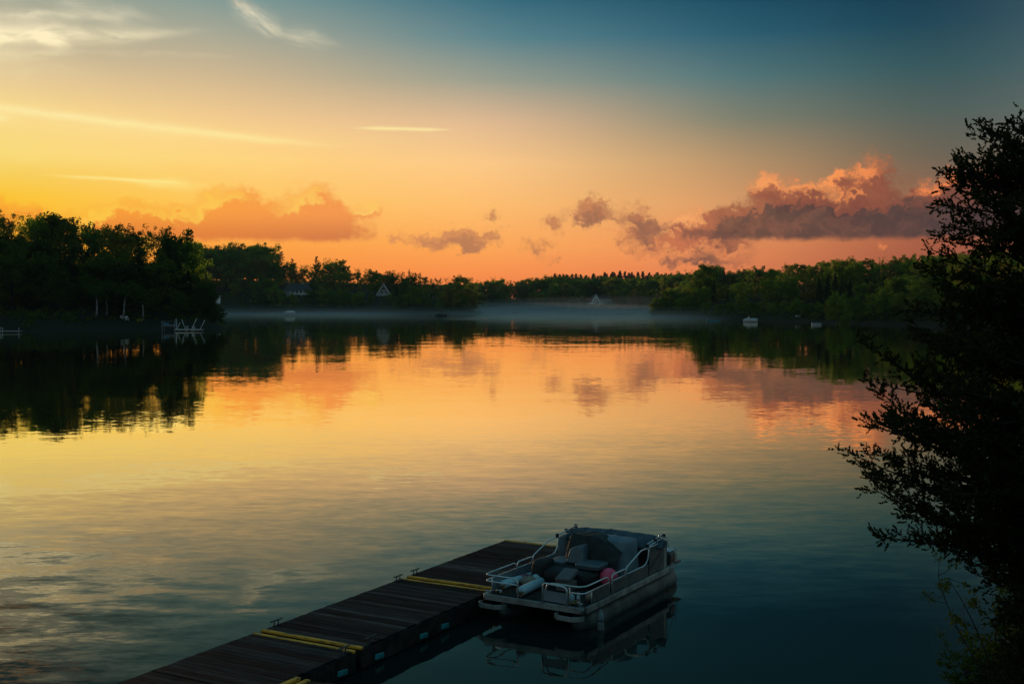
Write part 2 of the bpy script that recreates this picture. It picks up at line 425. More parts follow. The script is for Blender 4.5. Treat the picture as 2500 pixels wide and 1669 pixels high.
def water_material():
    m, gr = material('lake_water')
    pos = gr.n('ShaderNodeNewGeometry').outputs['Position']
    p2 = gr.v('MULTIPLY', pos, (1.0, 1.0, 0.0))
    px_, py_, _ = gr.sep(p2)[0:3]
    def slopes(scale, detail, rough, amp, stretch=(1, 1, 1), off=(0, 0, 0)):
        q = gr.v('ADD', gr.v('MULTIPLY', p2, stretch), off)
        nz = gr.noise(q, scale, detail, rough)[1]
        nz = gr.v('SUBTRACT', nz, (0.5, 0.5, 0.5))
        return gr.v('SCALE', nz, scale=amp) if not isinstance(amp, bpy.types.NodeSocket) else gr.v('SCALE', nz, scale=amp)
    # calm lanes and rippled lanes, long across the view
    lanes = gr.smooth(gr.noise(gr.v('MULTIPLY', p2, (0.35, 1.0, 0.0)), 0.022, 3.0, 0.55, 0.4)[0], 0.36, 0.66)
    # the breeze touches the water on the left of the dock
    breeze = gr.m('MULTIPLY', gr.smooth(gr.m('ADD', px_, gr.m('MULTIPLY', py_, 0.16)), 0.5, -7.0), gr.smooth(py_, 36.0, 19.0))
    bn = gr.smooth(gr.noise(p2, 0.11, 2.0, 0.5)[0], 0.30, 0.62)
    breeze = gr.m('MULTIPLY', breeze, gr.m('ADD', 0.35, gr.m('MULTIPLY', bn, 0.65)))
    mid = gr.smooth(py_, 70.0, 30.0)
    a_fine = gr.m('ADD', 0.010, gr.m('MULTIPLY', lanes, 0.022))
    a_fine = gr.m('ADD', a_fine, gr.m('MULTIPLY', breeze, 0.06))
    a_wave = gr.m('ADD', gr.m('ADD', 0.008, gr.m('MULTIPLY', mid, 0.012)), gr.m('MULTIPLY', breeze, 0.13))
    s1 = slopes(4.2, 2.0, 0.5, a_fine, (0.40, 1, 1))
    s2 = slopes(1.45, 2.0, 0.45, a_wave, (0.38, 1, 1), (31.0, 7.0, 0))
    s3 = slopes(0.20, 1.0, 0.5, 0.010, (0.6, 1, 1), (5.0, 77.0, 0))
    s4 = slopes(11.0, 2.0, 0.55, gr.m('MULTIPLY', gr.m('ADD', 0.006, gr.m('MULTIPLY', breeze, 0.05)), gr.smooth(py_, 60.0, 25.0)), (0.42, 1, 1), (3.0, 9.0, 0))
    s = gr.v('ADD', gr.v('ADD', s1, s2), gr.v('ADD', s3, s4))
    s = gr.v('MULTIPLY', s, (1.0, 1.0, 0.0))
    nrm = gr.v('NORMALIZE', gr.v('ADD', s, (0.0, 0.0, 1.0)))
    fr = gr.n('ShaderNodeFresnel'); fr.inputs['IOR'].default_value = 1.333
    gr.put(fr.inputs['Normal'], nrm)
    gl = gr.n('ShaderNodeBsdfGlossy'); gl.inputs['Roughness'].default_value = 0.015; gl.inputs['Color'].default_value = (1.0, 0.95, 0.78, 1)
    gr.put(gl.inputs['Normal'], nrm)
    df = gr.n('ShaderNodeBsdfDiffuse'); df.inputs[0].default_value = (0.010, 0.018, 0.018, 1)
    mx = gr.n('ShaderNodeMixShader')
    gr.put(mx.inputs[0], gr.m('MINIMUM', gr.m('MAXIMUM', gr.m('MULTIPLY_ADD', fr.outputs[0], 2.35, -0.29), gr.m('MULTIPLY', fr.outputs[0], 0.95)), 0.97)); gr.t.links.new(df.outputs[0], mx.inputs[1]); gr.t.links.new(gl.outputs[0], mx.inputs[2])
    finish(gr, mx.outputs[0])
    return m

def ground_material():
    m, gr = material('ground')
    pos = gr.n('ShaderNodeNewGeometry').outputs['Position']
    n1 = gr.noise(pos, 0.06, 5.0, 0.6)[0]
    n2 = gr.noise(pos, 1.4, 5.0, 0.65)[0]
    z = gr.sep(pos)[2]
    c = gr.mix(gr.smooth(n1, 0.35, 0.65), (0.016, 0.024, 0.010), (0.026, 0.030, 0.014))
    c = gr.mix(gr.smooth(n2, 0.4, 0.7), c, (0.018, 0.015, 0.010))
    c = gr.mix(gr.smooth(gr.m('ADD', z, gr.m('MULTIPLY', n2, 0.8)), 1.0, 0.5), c, (0.026, 0.022, 0.017))
    p = gr.n('ShaderNodeBsdfPrincipled'); gr.put(p.inputs['Base Color'], c); p.inputs['Roughness'].default_value = 0.95
    p.inputs['Specular IOR Level'].default_value = 0.15
    finish(gr, p.outputs[0])
    return m

# ------------------------------------------------------------------ object helpers
def tag(o, label=None, cat=None, group=None, kind=None):
    if label: o['label'] = label
    if cat: o['category'] = cat
    if group: o['group'] = group
    if kind: o['kind'] = kind
    return o
def thing(name, label, cat, loc=(0, 0, 0), rz=0.0, group=None):
    o = bpy.data.objects.new(name, None)
    COL.objects.link(o)
    o.empty_display_size = 0.2
    o.location = loc; o.rotation_euler = (0, 0, rz)
    return tag(o, label, cat, group)
def link(name, me, mat=None, parent=None, loc=None, rot=None):
    o = bpy.data.objects.new(name, me)
    COL.objects.link(o)
    if mat is not None and len(me.materials) == 0:
        me.materials.append(MATS[mat] if isinstance(mat, str) else mat)
    if parent is not None: o.parent = parent
    if loc is not None: o.location = loc
    if rot is not None: o.rotation_euler = rot
    return o
def copy_tree(src, parent=None):
    c = src.copy()
    COL.objects.link(c)
    c.parent = parent
    for ch in src.children:
        copy_tree(ch, c)
    return c
def np_mesh(name, V, F, smooth=False):
    """V (n,3); F (m,k) all faces with k corners"""
    V = np.asarray(V, dtype=np.float32); F = np.asarray(F, dtype=np.int32)
    me = bpy.data.meshes.new(name)
    k = F.shape[1]
    me.vertices.add(len(V)); me.vertices.foreach_set('co', V.ravel())
    me.loops.add(F.size); me.loops.foreach_set('vertex_index', F.ravel())
    me.polygons.add(len(F))
    me.polygons.foreach_set('loop_start', np.arange(0, F.size, k, dtype=np.int32))
    if smooth: me.polygons.foreach_set('use_smooth', np.ones(len(F), dtype=bool))
    me.update(calc_edges=True)
    return me

class MB:
    """collects boxes, tubes, lathes and sheets into ONE mesh"""
    def __init__(s):
        s.V = []; s.F = []; s.S = []
    def add(s, V, F, smooth=False):
        o = len(s.V)
        s.V += [tuple(v) for v in V]
        s.F += [tuple(i + o for i in f) for f in F]
        s.S += [smooth] * len(F)
        return s
    def box(s, c, size, rz=0.0, bevel=0.0, M=None):
        hx, hy, hz = size[0] / 2, size[1] / 2, size[2] / 2
        b = min(bevel, hx * .9, hy * .9, hz * .9)
        if b <= 0:
            V = [Vector((sx * hx, sy * hy, sz * hz)) for sz in (-1, 1) for sy in (-1, 1) for sx in (-1, 1)]
            F = [(0, 2, 3, 1), (4, 5, 7, 6), (0, 1, 5, 4), (2, 6, 7, 3), (0, 4, 6, 2), (1, 3, 7, 5)]
        else:
            V = []
            idx = {}
            for sx in (-1, 1):
                for sy in (-1, 1):
                    for sz in (-1, 1):
                        for ax in range(3):
                            p = [sx * (hx - b), sy * (hy - b), sz * (hz - b)]
                            p[ax] = (sx * hx, sy * hy, sz * hz)[ax]
                            idx[(sx, sy, sz, ax)] = len(V); V.append(Vector(p))
            F = []
            for ax in range(3):
                o1, o2 = [(1, 2), (2, 0), (0, 1)][ax]
                for sg in (-1, 1):
                    q = []
                    for a, b2 in ((-1, -1), (1, -1), (1, 1), (-1, 1)):
                        k = [0, 0, 0]; k[ax] = sg; k[o1] = a; k[o2] = b2
                        q.append(idx[(k[0], k[1], k[2], ax)])
                    F.append(tuple(q) if sg > 0 else tuple(reversed(q)))
            for ax in range(3):
                o1, o2 = [(1, 2), (2, 0), (0, 1)][ax]
                for a in (-1, 1):
                    for b2 in (-1, 1):
                        q = []
                        for sg, axx in ((-1, o1), (1, o1), (1, o2), (-1, o2)):
                            k = [0, 0, 0]; k[ax] = sg; k[o1] = a; k[o2] = b2
                            q.append(idx[(k[0], k[1], k[2], axx)])
                        F.append(tuple(q) if a * b2 > 0 else tuple(reversed(q)))
            for sx in (-1, 1):
                for sy in (-1, 1):
                    for sz in (-1, 1):
                        q = tuple(idx[(sx, sy, sz, a)] for a in range(3))
                        F.append(q if sx * sy * sz > 0 else tuple(reversed(q)))
        R = M if M is not None else Matrix.Rotation(rz, 4, 'Z')
        c = Vector(c)
        return s.add([(R @ v) + c for v in V], F)
    def tube(s, pts, r, n=8, closed=False, caps=True, rads=None):
        pts = [Vector(p) for p in pts]
        m = len(pts)
        V = []; F = []
        up = None
        for i, p in enumerate(pts):
            if closed: t = pts[(i + 1) % m] - pts[i - 1]
            else: t = pts[min(i + 1, m - 1)] - pts[max(i - 1, 0)]
            t = t.normalized() if t.length > 1e-9 else Vector((0, 0, 1))
            if up is None:
                up = Vector((0, 0, 1)) if abs(t.z) < 0.9 else Vector((1, 0, 0))
            a = (up - t * up.dot(t))
            a = a.normalized() if a.length > 1e-6 else t.orthogonal().normalized()
            up = a
            b = t.cross(a)
            rr = rads[i] if rads else r
            for k in range(n):
                w = 2 * math.pi * k / n
                V.append(p + (a * math.cos(w) + b * math.sin(w)) * rr)
        mm = m if closed else m - 1
        for i in range(mm):
            for k in range(n):
                i2 = (i + 1) % m
                F.append((i * n + k, i * n + (k + 1) % n, i2 * n + (k + 1) % n, i2 * n + k))
        if caps and not closed:
            F.append(tuple(reversed(range(n)))); F.append(tuple(range((m - 1) * n, m * n)))
        return s.add(V, F, True)
    def lathe(s, prof, axis_p, axis_d, n=20, caps=True):
        """prof: (distance along the axis, radius)"""
        p0 = Vector(axis_p); d = Vector(axis_d).normalized()
        return s.tube([p0 + d * t for t, _ in prof], 0, n, rads=[max(r, 1e-4) for _, r in prof], caps=caps)
    def grid(s, fn, nu, nv, smooth=True, thick=0.0):
        V = [Vector(fn(i / nu, j / nv)) for j in range(nv + 1) for i in range(nu + 1)]
        F = [(j * (nu + 1) + i, j * (nu + 1) + i + 1, (j + 1) * (nu + 1) + i + 1, (j + 1) * (nu + 1) + i) for j in range(nv) for i in range(nu)]
        return s.add(V, F, smooth)
    def prism(s, poly, z0, z1, M=None):
        n = len(poly)
        V = [Vector((x, y, z0)) for x, y in poly] + [Vector((x, y, z1)) for x, y in poly]
        if M is not None: V = [M @ v for v in V]
        F = [tuple(reversed(range(n))), tuple(range(n, 2 * n))] + [(i, (i + 1) % n, n + (i + 1) % n, n + i) for i in range(n)]
        return s.add(V, F)
    def mesh(s, name):
        me = bpy.data.meshes.new(name)
        me.from_pydata(s.V, [], s.F)
        me.polygons.foreach_set('use_smooth', s.S)
        me.update()
        return me
    def build(s, name, mat, parent=None, loc=None, rot=None):
        return link(name, s.mesh(name), mat, parent, loc, rot)
def arc_pts(pts, r=0.08, n=5):
    """polyline with rounded corners"""
    pts = [Vector(p) for p in pts]
    out = [pts[0]]
    for i in range(1, len(pts) - 1):
        a, b, c = pts[i - 1], pts[i], pts[i + 1]
        d1 = (a - b); d2 = (c - b)
        k = min(r, d1.length * .45, d2.length * .45)
        p1 = b + d1.normalized() * k; p2 = b + d2.normalized() * k
        for j in range(n + 1):
            t = j / n
            out.append(p1 * (1 - t) ** 2 + b * 2 * t * (1 - t) + p2 * t * t)
    out.append(pts[-1])
    return out

# ------------------------------------------------------------------ the lake and its banks
SHORE = [(-420, 150), (-210, 215), (-150, 242), (-112, 256), (-98, 264), (-86, 270), (-76, 279), (-71, 288), (-78, 312), (-100, 380), (-150, 520), (-200, 640),
         (-190, 700), (-160, 728), (-120, 700), (-80, 640), (-55, 610), (-36, 604), (-22, 640), (-19, 690), (-26, 760), (-45, 860), (-35, 930), (10, 940), (48, 896), (92, 815), (104, 740), (96, 640),
         (74, 540), (64, 503), (70, 476), (80, 445), (92, 417), (104, 381), (111, 332), (118, 304), (130, 280), (140, 230), (120, 160), (70, 105), (40, 72), (22, 42), (13.2, 29), (10.6, 24), (7.9, 19.0),
         (6.2, 15.5), (2, 10), (-6, 8), (-20, 5), (-60, -4), (-160, 10), (-420, 40)]
_S = np.array(SHORE, dtype=float)
def shore_dist(P):
    """signed distance to the shoreline, positive on land"""
    P = np.atleast_2d(np.asarray(P, dtype=float))
    a = _S; b = np.roll(_S, -1, axis=0)
    best = np.full(len(P), 1e18); inside = np.zeros(len(P), dtype=bool)
    for i in range(len(a)):
        ab = b[i] - a[i]; ap = P - a[i]
        t = np.clip((ap @ ab) / (ab @ ab), 0, 1)
        d = ap - t[:, None] * ab
        best = np.minimum(best, (d * d).sum(1))
        cond = (a[i, 1] > P[:, 1]) != (b[i, 1] > P[:, 1])
        xi = a[i, 0] + (P[:, 1] - a[i, 1]) / (b[i, 1] - a[i, 1] + 1e-12) * ab[0]
        inside ^= cond & (P[:, 0] < xi)
    return np.where(inside, -1, 1) * np.sqrt(best)
def ground_h(P):
    P = np.atleast_2d(np.asarray(P, dtype=float))
    sd = shore_dist(P)
    land = np.clip(sd, 0, None)
    far = np.hypot(P[:, 0], P[:, 1])
    hmax = np.where((P[:, 0] > 40) & (P[:, 1] < 700), 17.0, np.where(P[:, 1] > 780, np.where(P[:, 0] < -45, 24.0, 10.0), np.where(P[:, 1] > 420, 21.0, 13.0)))  # hill hidden behind the left bay's bank is raised to shade the mist
    hmax = np.where(far < 60, 5.0, hmax)
    scale = np.where(far < 60, 10.0, np.where((P[:, 1] > 420) & (P[:, 0] < 40), 44.0, 46.0))
    h = 0.5 * (1 - np.exp(-land / 1.5)) + hmax * (1 - np.exp(-land / scale))
    h += 0.25 * np.sin(P[:, 0] * 0.21 + 1.3 * np.sin(P[:, 1] * 0.13)) * np.clip(land / 8, 0, 1)
    return np.where(sd > 0, h, np.clip(sd * 0.25, -2.5, 0) - 0.05)
def gz(x, y):
    return float(ground_h([(x, y)])[0])

def build_ground():
    # one sheet: rings that grow with distance, out to the horizon
    rr = np.concatenate([np.linspace(2, 60, 50), np.linspace(63, 420, 100), np.linspace(430, 1300, 110), np.geomspace(1350, 9000, 16)])
    aa = np.concatenate([np.linspace(-180, -60, 40, endpoint=False), np.linspace(-60, 60, 320, endpoint=False), np.linspace(60, 180, 40, endpoint=False)])
    A, R = np.meshgrid(np.radians(aa), rr)
    X = R * np.sin(A); Y = R * np.cos(A)
    Z = ground_h(np.stack([X.ravel(), Y.ravel()], 1)).reshape(X.shape)
    V = np.stack([X, Y, Z], -1).reshape(-1, 3)
    nA = len(aa)
    i, j = np.meshgrid(np.arange(len(rr) - 1), np.arange(nA), indexing='ij')
    i = i.ravel(); j = j.ravel(); j2 = (j + 1) % nA
    F = np.stack([i * nA + j, (i + 1) * nA + j, (i + 1) * nA + j2, i * nA + j2], 1)[:, ::-1]
    V = np.vstack([V, [[0, 0, ground_h([(0, 0)])[0]]]])
    me = np_mesh('ground', V, F, True)
    o = link('ground', me, ground_material())
    tag(o, kind='structure')
def build_water():
    V = [(-9000, -9000, 0), (9000, -9000, 0), (9000, 9000, 0), (-9000, 9000, 0)]
    me = bpy.data.meshes.new('lake_water'); me.from_pydata(V, [], [(0, 1, 2, 3)]); me.update()
    o = link('lake_water', me, water_material())
    tag(o, kind='structure')
build_ground()
build_water()

# ------------------------------------------------------------------ trees
def leaf_cloud(rng, centers, radii, per, size, flat=0.8, shell=0.5):
    """rhombic leaf sprays scattered through clumps; returns V, F arrays"""
    C = np.repeat(np.asarray(centers), per, axis=0)
    R = np.repeat(np.asarray(radii), per)
    n = len(C)
    d = rng.normal(size=(n, 3)); d /= np.linalg.norm(d, axis=1, keepdims=True)
    rad = R * (shell + (1 - shell) * rng.random(n)) ** 1.0
    P = C + d * rad[:, None] * np.array([1, 1, flat])
    u = rng.normal(size=(n, 3)); u /= np.linalg.norm(u, axis=1, keepdims=True)
    w = rng.normal(size=(n, 3)); w -= (w * u).sum(1, keepdims=True) * u; w /= np.linalg.norm(w, axis=1, keepdims=True)
    s = size * (0.6 + 0.8 * rng.random(n))[:, None]
    a = P - u * s * 0.5; c = P + u * s * 0.5
    b = P - w * s * 0.33 + u * s * 0.08; e = P + w * s * 0.33 - u * s * 0.04
    V = np.stack([a, b, c, e], 1).reshape(-1, 3)
    F = np.arange(n * 4).reshape(n, 4)
    return V, F
class Wood:
    def __init__(s): s.V = []; s.F = []; s.n = 0
    def limb(s, pts, r0, r1, k=4):
        pts = np.asarray(pts, float); m = len(pts)
        t = np.gradient(pts, axis=0); t /= np.linalg.norm(t, axis=1, keepdims=True) + 1e-9
        ref = np.array([1.0, 0, 0]) if abs(t[0][0]) < 0.7 else np.array([0, 1.0, 0])
        a = np.cross(t, ref); a /= np.linalg.norm(a, axis=1, keepdims=True) + 1e-9
        b = np.cross(t, a)
        rr = np.linspace(r0, r1, m)
        ph = 2 * np.pi * np.arange(k) / k
        V = pts[:, None, :] + rr[:, None, None] * (a[:, None, :] * np.cos(ph)[None, :, None] + b[:, None, :] * np.sin(ph)[None, :, None])
        s.V.append(V.reshape(-1, 3))
        i, j = np.meshgrid(np.arange(m - 1), np.arange(k), indexing='ij'); i = i.ravel(); j = j.ravel(); j2 = (j + 1) % k
        s.F.append(np.stack([i * k + j, i * k + j2, (i + 1) * k + j2, (i + 1) * k + j], 1) + s.n)
        s.n += m * k
    def mesh(s, name): return np_mesh(name, np.vstack(s.V), np.vstack(s.F), True)
def bend(p0, d, L, rng, n=5, wob=0.12, lift=0.0):
    pts = [np.array(p0, float)]; d = np.array(d, float); d /= np.linalg.norm(d)
    for i in range(n):
        d = d + rng.normal(size=3) * wob + np.array([0, 0, lift]); d /= np.linalg.norm(d)
        pts.append(pts[-1] + d * L / n)
    return np.array(pts)

def broad_tree(seed, H=20.0, R=5.5, low=0.22, per=34, leaf=0.5, clump=1.25, nl=15, airy=1.0, twig=False):
    """tapered trunk, limbs, sub-branches and leaf clumps of irregular size"""
    rng = np.random.default_rng(seed)
    w = Wood()
    tr = bend((0, 0, -0.4), (rng.normal() * .05, rng.normal() * .05, 1), H * 0.86, rng, 9, 0.05, 0.03)
    w.limb(tr, H * 0.0165, H * 0.003, 7)
    cen = []; rad = []
    zc = (low + 1.0) / 2; zh = (1.0 - low) / 2
    for i in range(nl):
        f = low * 0.8 + (0.84 - low * 0.8) * ((i + rng.random() * 0.8) / nl)
        base = tr[min(int(f / 0.86 * 9), 8)] * (1 - (f / 0.86 * 9) % 1) + tr[min(int(f / 0.86 * 9) + 1, 9)] * ((f / 0.86 * 9) % 1)
        az_ = i * 2.399 + rng.normal() * 0.5
        prof = math.sqrt(max(0.05, 1 - ((f - zc + 0.08) / (zh * 1.12)) ** 2))
        L = R * prof * (0.7 + 0.5 * rng.random()) * 1.12
        up = 0.35 + 0.9 * max(0.0, (f - 0.35)) + rng.normal() * .12
        pts = bend(base, (math.cos(az_), math.sin(az_), up), L, rng, 5, 0.13, 0.03)
        w.limb(pts, H * 0.0062 * (1.25 - f), H * 0.0016, 4)
        for k in (2, 3, 4, 5):
            for q in range(2 if k < 5 else 1):
                if rng.random() > airy and k < 5: continue
                a2 = az_ + rng.normal() * 1.1
                d2 = (math.cos(a2), math.sin(a2), 0.5 + rng.normal() * 0.4)
                sp = bend(pts[k], d2, R * (0.22 + 0.2 * rng.random()), rng, 3, 0.15, 0.05)
                w.limb(sp, H * 0.0022, H * 0.0007, 3)
                if twig:
                    for _ in range(4):
                        a3 = rng.random() * 6.28
                        w.limb(bend(sp[rng.integers(1, 4)], (math.cos(a3), math.sin(a3), 0.9), R * 0.22, rng, 2, 0.2, 0.1), H * 0.0011, H * 0.0004, 3)
                cen.append(sp[-1]); rad.append(clump * (0.6 + 0.7 * rng.random()))
    for k in range(3):
        cen.append(tr[-1] + rng.normal(size=3) * 0.7); rad.append(clump * 0.8)
    V, F = leaf_cloud(rng, cen, rad, per, leaf)
    return w.mesh('trunk'), np_mesh('crown', V, F)
def pine_tree(seed, H=24.0, tiers=13, low=0.42, R=4.2, per=26):
    """tall pine: bare lower stem, flat irregular tiers with gaps between them"""
    rng = np.random.default_rng(seed)
    w = Wood()
    tr = bend((0, 0, -0.4), (rng.normal() * .03, rng.normal() * .03, 1), H, rng, 9, 0.02, 0.03)
    w.limb(tr, H * 0.014, H * 0.002, 7)
    cen = []; rad = []
    for i in range(tiers):
        f = low + (0.985 - low) * (i / (tiers - 1)) ** 0.9
        b = tr[min(int(f * 9), 8)] * (1 - (f * 9) % 1) + tr[min(int(f * 9) + 1, 9)] * ((f * 9) % 1)
        prof = (1 - (f - low) / (1.04 - low)) ** 0.75
        for k in range(rng.integers(3, 6)):
            a = rng.random() * 6.28
            L = R * prof * (0.45 + 0.7 * rng.random()) + 0.4
            pts = bend(b, (math.cos(a), math.sin(a), 0.18), L, rng, 4, 0.08, 0.05)
            w.limb(pts, H * 0.003, H * 0.0008, 3)
            for q in (2, 3, 4):
                cen.append(pts[q] + rng.normal(size=3) * .15); rad.append(0.42 + 0.32 * rng.random() * prof + 0.15)
    V, F = leaf_cloud(rng, cen, rad, per, 0.34, 0.55, 0.35)
    return w.mesh('trunk'), np_mesh('crown', V, F)
def spruce_tree(seed, H=20.0, R=3.0, per=17):
    rng = np.random.default_rng(seed)
    w = Wood()
    w.limb(bend((0, 0, -0.4), (0, 0, 1), H * 0.98, rng, 6, 0.01, 0.02), H * 0.013, H * 0.001, 6)
    cen = []; rad = []
    nt = 36
    for i in range(nt):
        f = 0.08 + 0.9 * i / (nt - 1)
        L0 = R * (1 - f) ** 0.8 + 0.12
        for k in range(6 if f < 0.7 else 4):
            a = rng.random() * 6.28
            L = L0 * (0.65 + 0.5 * rng.random())
            p = np.array([math.cos(a) * L, math.sin(a) * L, H * f - L * 0.28])
            w.limb([np.array([0, 0, H * f]), p], 0.03, 0.01, 3)
            for t in (0.45, 0.75, 1.0):
                cen.append(np.array([p[0] * t, p[1] * t, H * f - L * 0.28 * t])); rad.append(0.16 + 0.7 * (1 - f))
    V, F = leaf_cloud(rng, cen, rad, per, 0.40, 1.0, 0.25)
    return w.mesh('trunk'), np_mesh('crown', V, F)

PROTO = {}
def proto(kind, me_pair, H):
    co = np.empty(len(me_pair[1].vertices) * 3, dtype=np.float32); me_pair[1].vertices.foreach_get('co', co)
    PROTO.setdefault(kind, []).append((me_pair[0], me_pair[1], float(np.percentile(co[2::3], 99.6))))
for k in range(5): proto('broad', broad_tree(100 + k, 20, 5.2 + 0.5 * (k % 3), 0.16, 62, 0.58, 1.60, 17), 20.0)
for k in range(3): proto('round', broad_tree(140 + k, 14, 5.2, 0.06, 66, 0.50, 1.50, 18), 14.0)
for k in range(3): proto('airy', broad_tree(160 + k, 22, 6.0, 0.30, 24, 0.46, 1.10, 15, 0.9, True), 22.0)
for k in range(2): proto('bare', broad_tree(180 + k, 20, 4.4, 0.30, 2, 0.30, 0.9, 14, 0.95, True), 20.0)
for k in range(3): proto('pine', pine_tree(200 + k), 24.0)
for k in range(3): proto('spruce', spruce_tree(220 + k), 20.0)
LEAFMAT = {'broad': 'leaf_broad', 'round': 'leaf_broad', 'airy': 'leaf_broad', 'bare': 'leaf_broad', 'pine': 'leaf_needle', 'spruce': 'leaf_needle'}
NAMES = {'broad': 'broadleaf_tree', 'round': 'round_tree', 'airy': 'airy_tree', 'bare': 'bare_tree', 'pine': 'pine_tree', 'spruce': 'spruce_tree'}
for kind, lst in PROTO.items():
    for a, b, _ in lst:
        a.materials.append(MATS['bark']); b.materials.append(MATS[LEAFMAT[kind]])
rnd = random.Random(7)
def plant(kind, x, y, height, label, group, wide=1.0, grove=False, vi=None, name=None, pale=False):
    lst = PROTO[kind]
    tm, cm, H = lst[rnd.randrange(len(lst)) if vi is None else vi % len(lst)]
    t = thing(name or NAMES[kind], label, 'tree', (x, y, gz(x, y)), rnd.random() * 6.283, group)
    s = height / H
    t.scale = (s * wide, s * wide, s)
    a = link('trunk', tm, None, t); b = link('crown', cm, None, t)
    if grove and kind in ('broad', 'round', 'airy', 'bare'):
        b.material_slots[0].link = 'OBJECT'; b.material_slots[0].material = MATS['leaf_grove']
    if pale:
        a.material_slots[0].link = 'OBJECT'; a.material_slots[0].material = MATS['bark_pale']
    return t
def top_of(prof, px):
    xs = [p[0] for p in prof]; ys = [p[1] for p in prof]
    return float(np.interp(px, xs, ys))
def plant_to(kind, px, topy, dist, label, group, wide=1.0, **kw):
    """a tree on the bearing px at a distance, tall enough to reach the skyline there"""
    p = at_y(px, topy, dist)
    g0 = gz(p.x, p.y)
    h = max(4.0, p.z - g0)
    return plant(kind, p.x, p.y, h, label, group, wide, **kw)

LOOK = {'broad': 'broad tree', 'round': 'rounded bushy tree', 'airy': 'thin feathery tree', 'bare': 'bare tree', 'spruce': 'pointed conifer', 'pine': 'pine'}
PLACES = {
 'L': [(-15, 'near grove added beyond the left picture edge'), (60, 'near grove at the left picture edge'), (225, 'near grove left of the birches'), (360, 'near grove above the birches'), (9999, 'near grove above the swim dock')],
 'S': [(560, 'across the bay behind the near grove'), (680, 'across left bay, left of low grey house'), (775, 'across left bay at the low grey house'), (895, 'across left bay between the two houses'), (985, 'across left bay at the gabled house'), (1080, 'across left bay, right of gabled house'), (9999, 'right tip of bank across left bay')],
 'F': [(1240, 'far shore at the channel mouth'), (1330, 'far shore left of the spruce ridge'), (1440, 'far shore left of steep-roofed house'), (1505, 'far shore behind steep-roofed house'), (9999, 'far shore right of steep-roofed house')],
 'R': [(1700, 'right bank on the low point'), (1800, 'right bank left of white motorboat'), (1875, 'right bank above white motorboat'), (1960, 'right bank between motorboat and rowing boat'), (2030, 'right bank above rowing boat'), (2120, 'right bank just right of rowing boat'), (2230, 'right bank left of the cedar'), (9999, 'right bank behind the cedar')]}
ROWS = {'k': 'on the skyline', 'm': 'in mid rank', 'f': 'at the water'}
def lab(kind, bank, row, px):
    place = next(t for lim, t in PLACES[bank] if px < lim)
    return LOOK[kind] + ' ' + ROWS[row] + ', ' + place
LIFT = {'L': 4, 'S': 13, 'F': 6, 'R': 6}                      # crowns are rounded: their peaks stand a little above the line
def put(bank, row, kind, px, topy, dist, group, wide=1.0, **kw):
    if row != 'f': topy -= LIFT[bank] * (0.4 if bank == 'S' and px < 690 else 1.0)
    return plant_to(kind, px, topy, dist, lab(kind, bank, row, px), group, wide, **kw)

# ---- near left bank: a dark grove
GL = 'trees of the dark grove on the near left bank'
LL = 'leafy tree of the dark grove on the near left bank'
SKY_L = [(-720, 400), (-200, 420), (-90, 500), (0, 532), (20, 524), (40, 519), (55, 536), (85, 524), (110, 523), (135, 531), (165, 537), (200, 548), (225, 556), (260, 560), (300, 562), (335, 562), (375, 554), (415, 562), (440, 580), (455, 600), (470, 640), (490, 705)]  # first points lie outside the frame, raised so these trees block the sun
_BD = {}
def bank_dist(px, inland, lo, hi, step=4):
    """first distance on a bearing that lies that far inland"""
    k = (round(px / 4.0), lo, hi)
    if k not in _BD:
        dd = np.arange(lo, hi, 3.0)
        _BD[k] = (dd, shore_dist(np.stack([(k[0] * 4.0 - 1250.0) / F_PX * dd, dd], 1)))
    dd, sd = _BD[k]
    ok = np.nonzero(sd > inland)[0]
    return (float(dd[ok[0]]) if len(ok) else float(hi)) + rnd.random() * 6
def land_ok(p, mind=2.0): return shore_dist([(p[0], p[1])])[0] > mind
px = -700
while px < 455:                                             # crowns on the skyline; the tall ones left of frame are added sun blockers
    dist = (303 if px > -80 else 285) + rnd.random() * 30
    kind = 'airy' if px < 60 or rnd.random() < 0.45 else 'broad'
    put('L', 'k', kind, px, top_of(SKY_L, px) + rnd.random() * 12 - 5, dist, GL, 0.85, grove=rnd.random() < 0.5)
    px += (21 + rnd.random() * 12) * (1.0 if px > -60 else 1.8)
px = -60
while px < 470:                                             # middle of the grove
    dist = 286 + rnd.random() * 14
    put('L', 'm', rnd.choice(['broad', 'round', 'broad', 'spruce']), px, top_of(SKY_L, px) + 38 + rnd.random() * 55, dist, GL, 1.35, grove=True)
    px += 24 + rnd.random() * 12
px = -50
while px < 485:                                             # front rank
    y = 12 + rnd.random() * 10
    dd = bank_dist(px, y if px < 400 else 4, 256, 330)
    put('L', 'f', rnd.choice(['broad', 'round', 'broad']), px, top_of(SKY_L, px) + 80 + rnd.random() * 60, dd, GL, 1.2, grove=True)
    px += 34 + rnd.random() * 16
for px, ty, dd in ((478, 660, 305), (492, 690, 301), (505, 715, 298), (518, 742, 295), (532, 770, 291)):
    plant_to('round', px, ty, dd, 'low leafy tree leaning out over the tip of the near left bank', 'trees at the tip of the left bank', 1.0, grove=True)
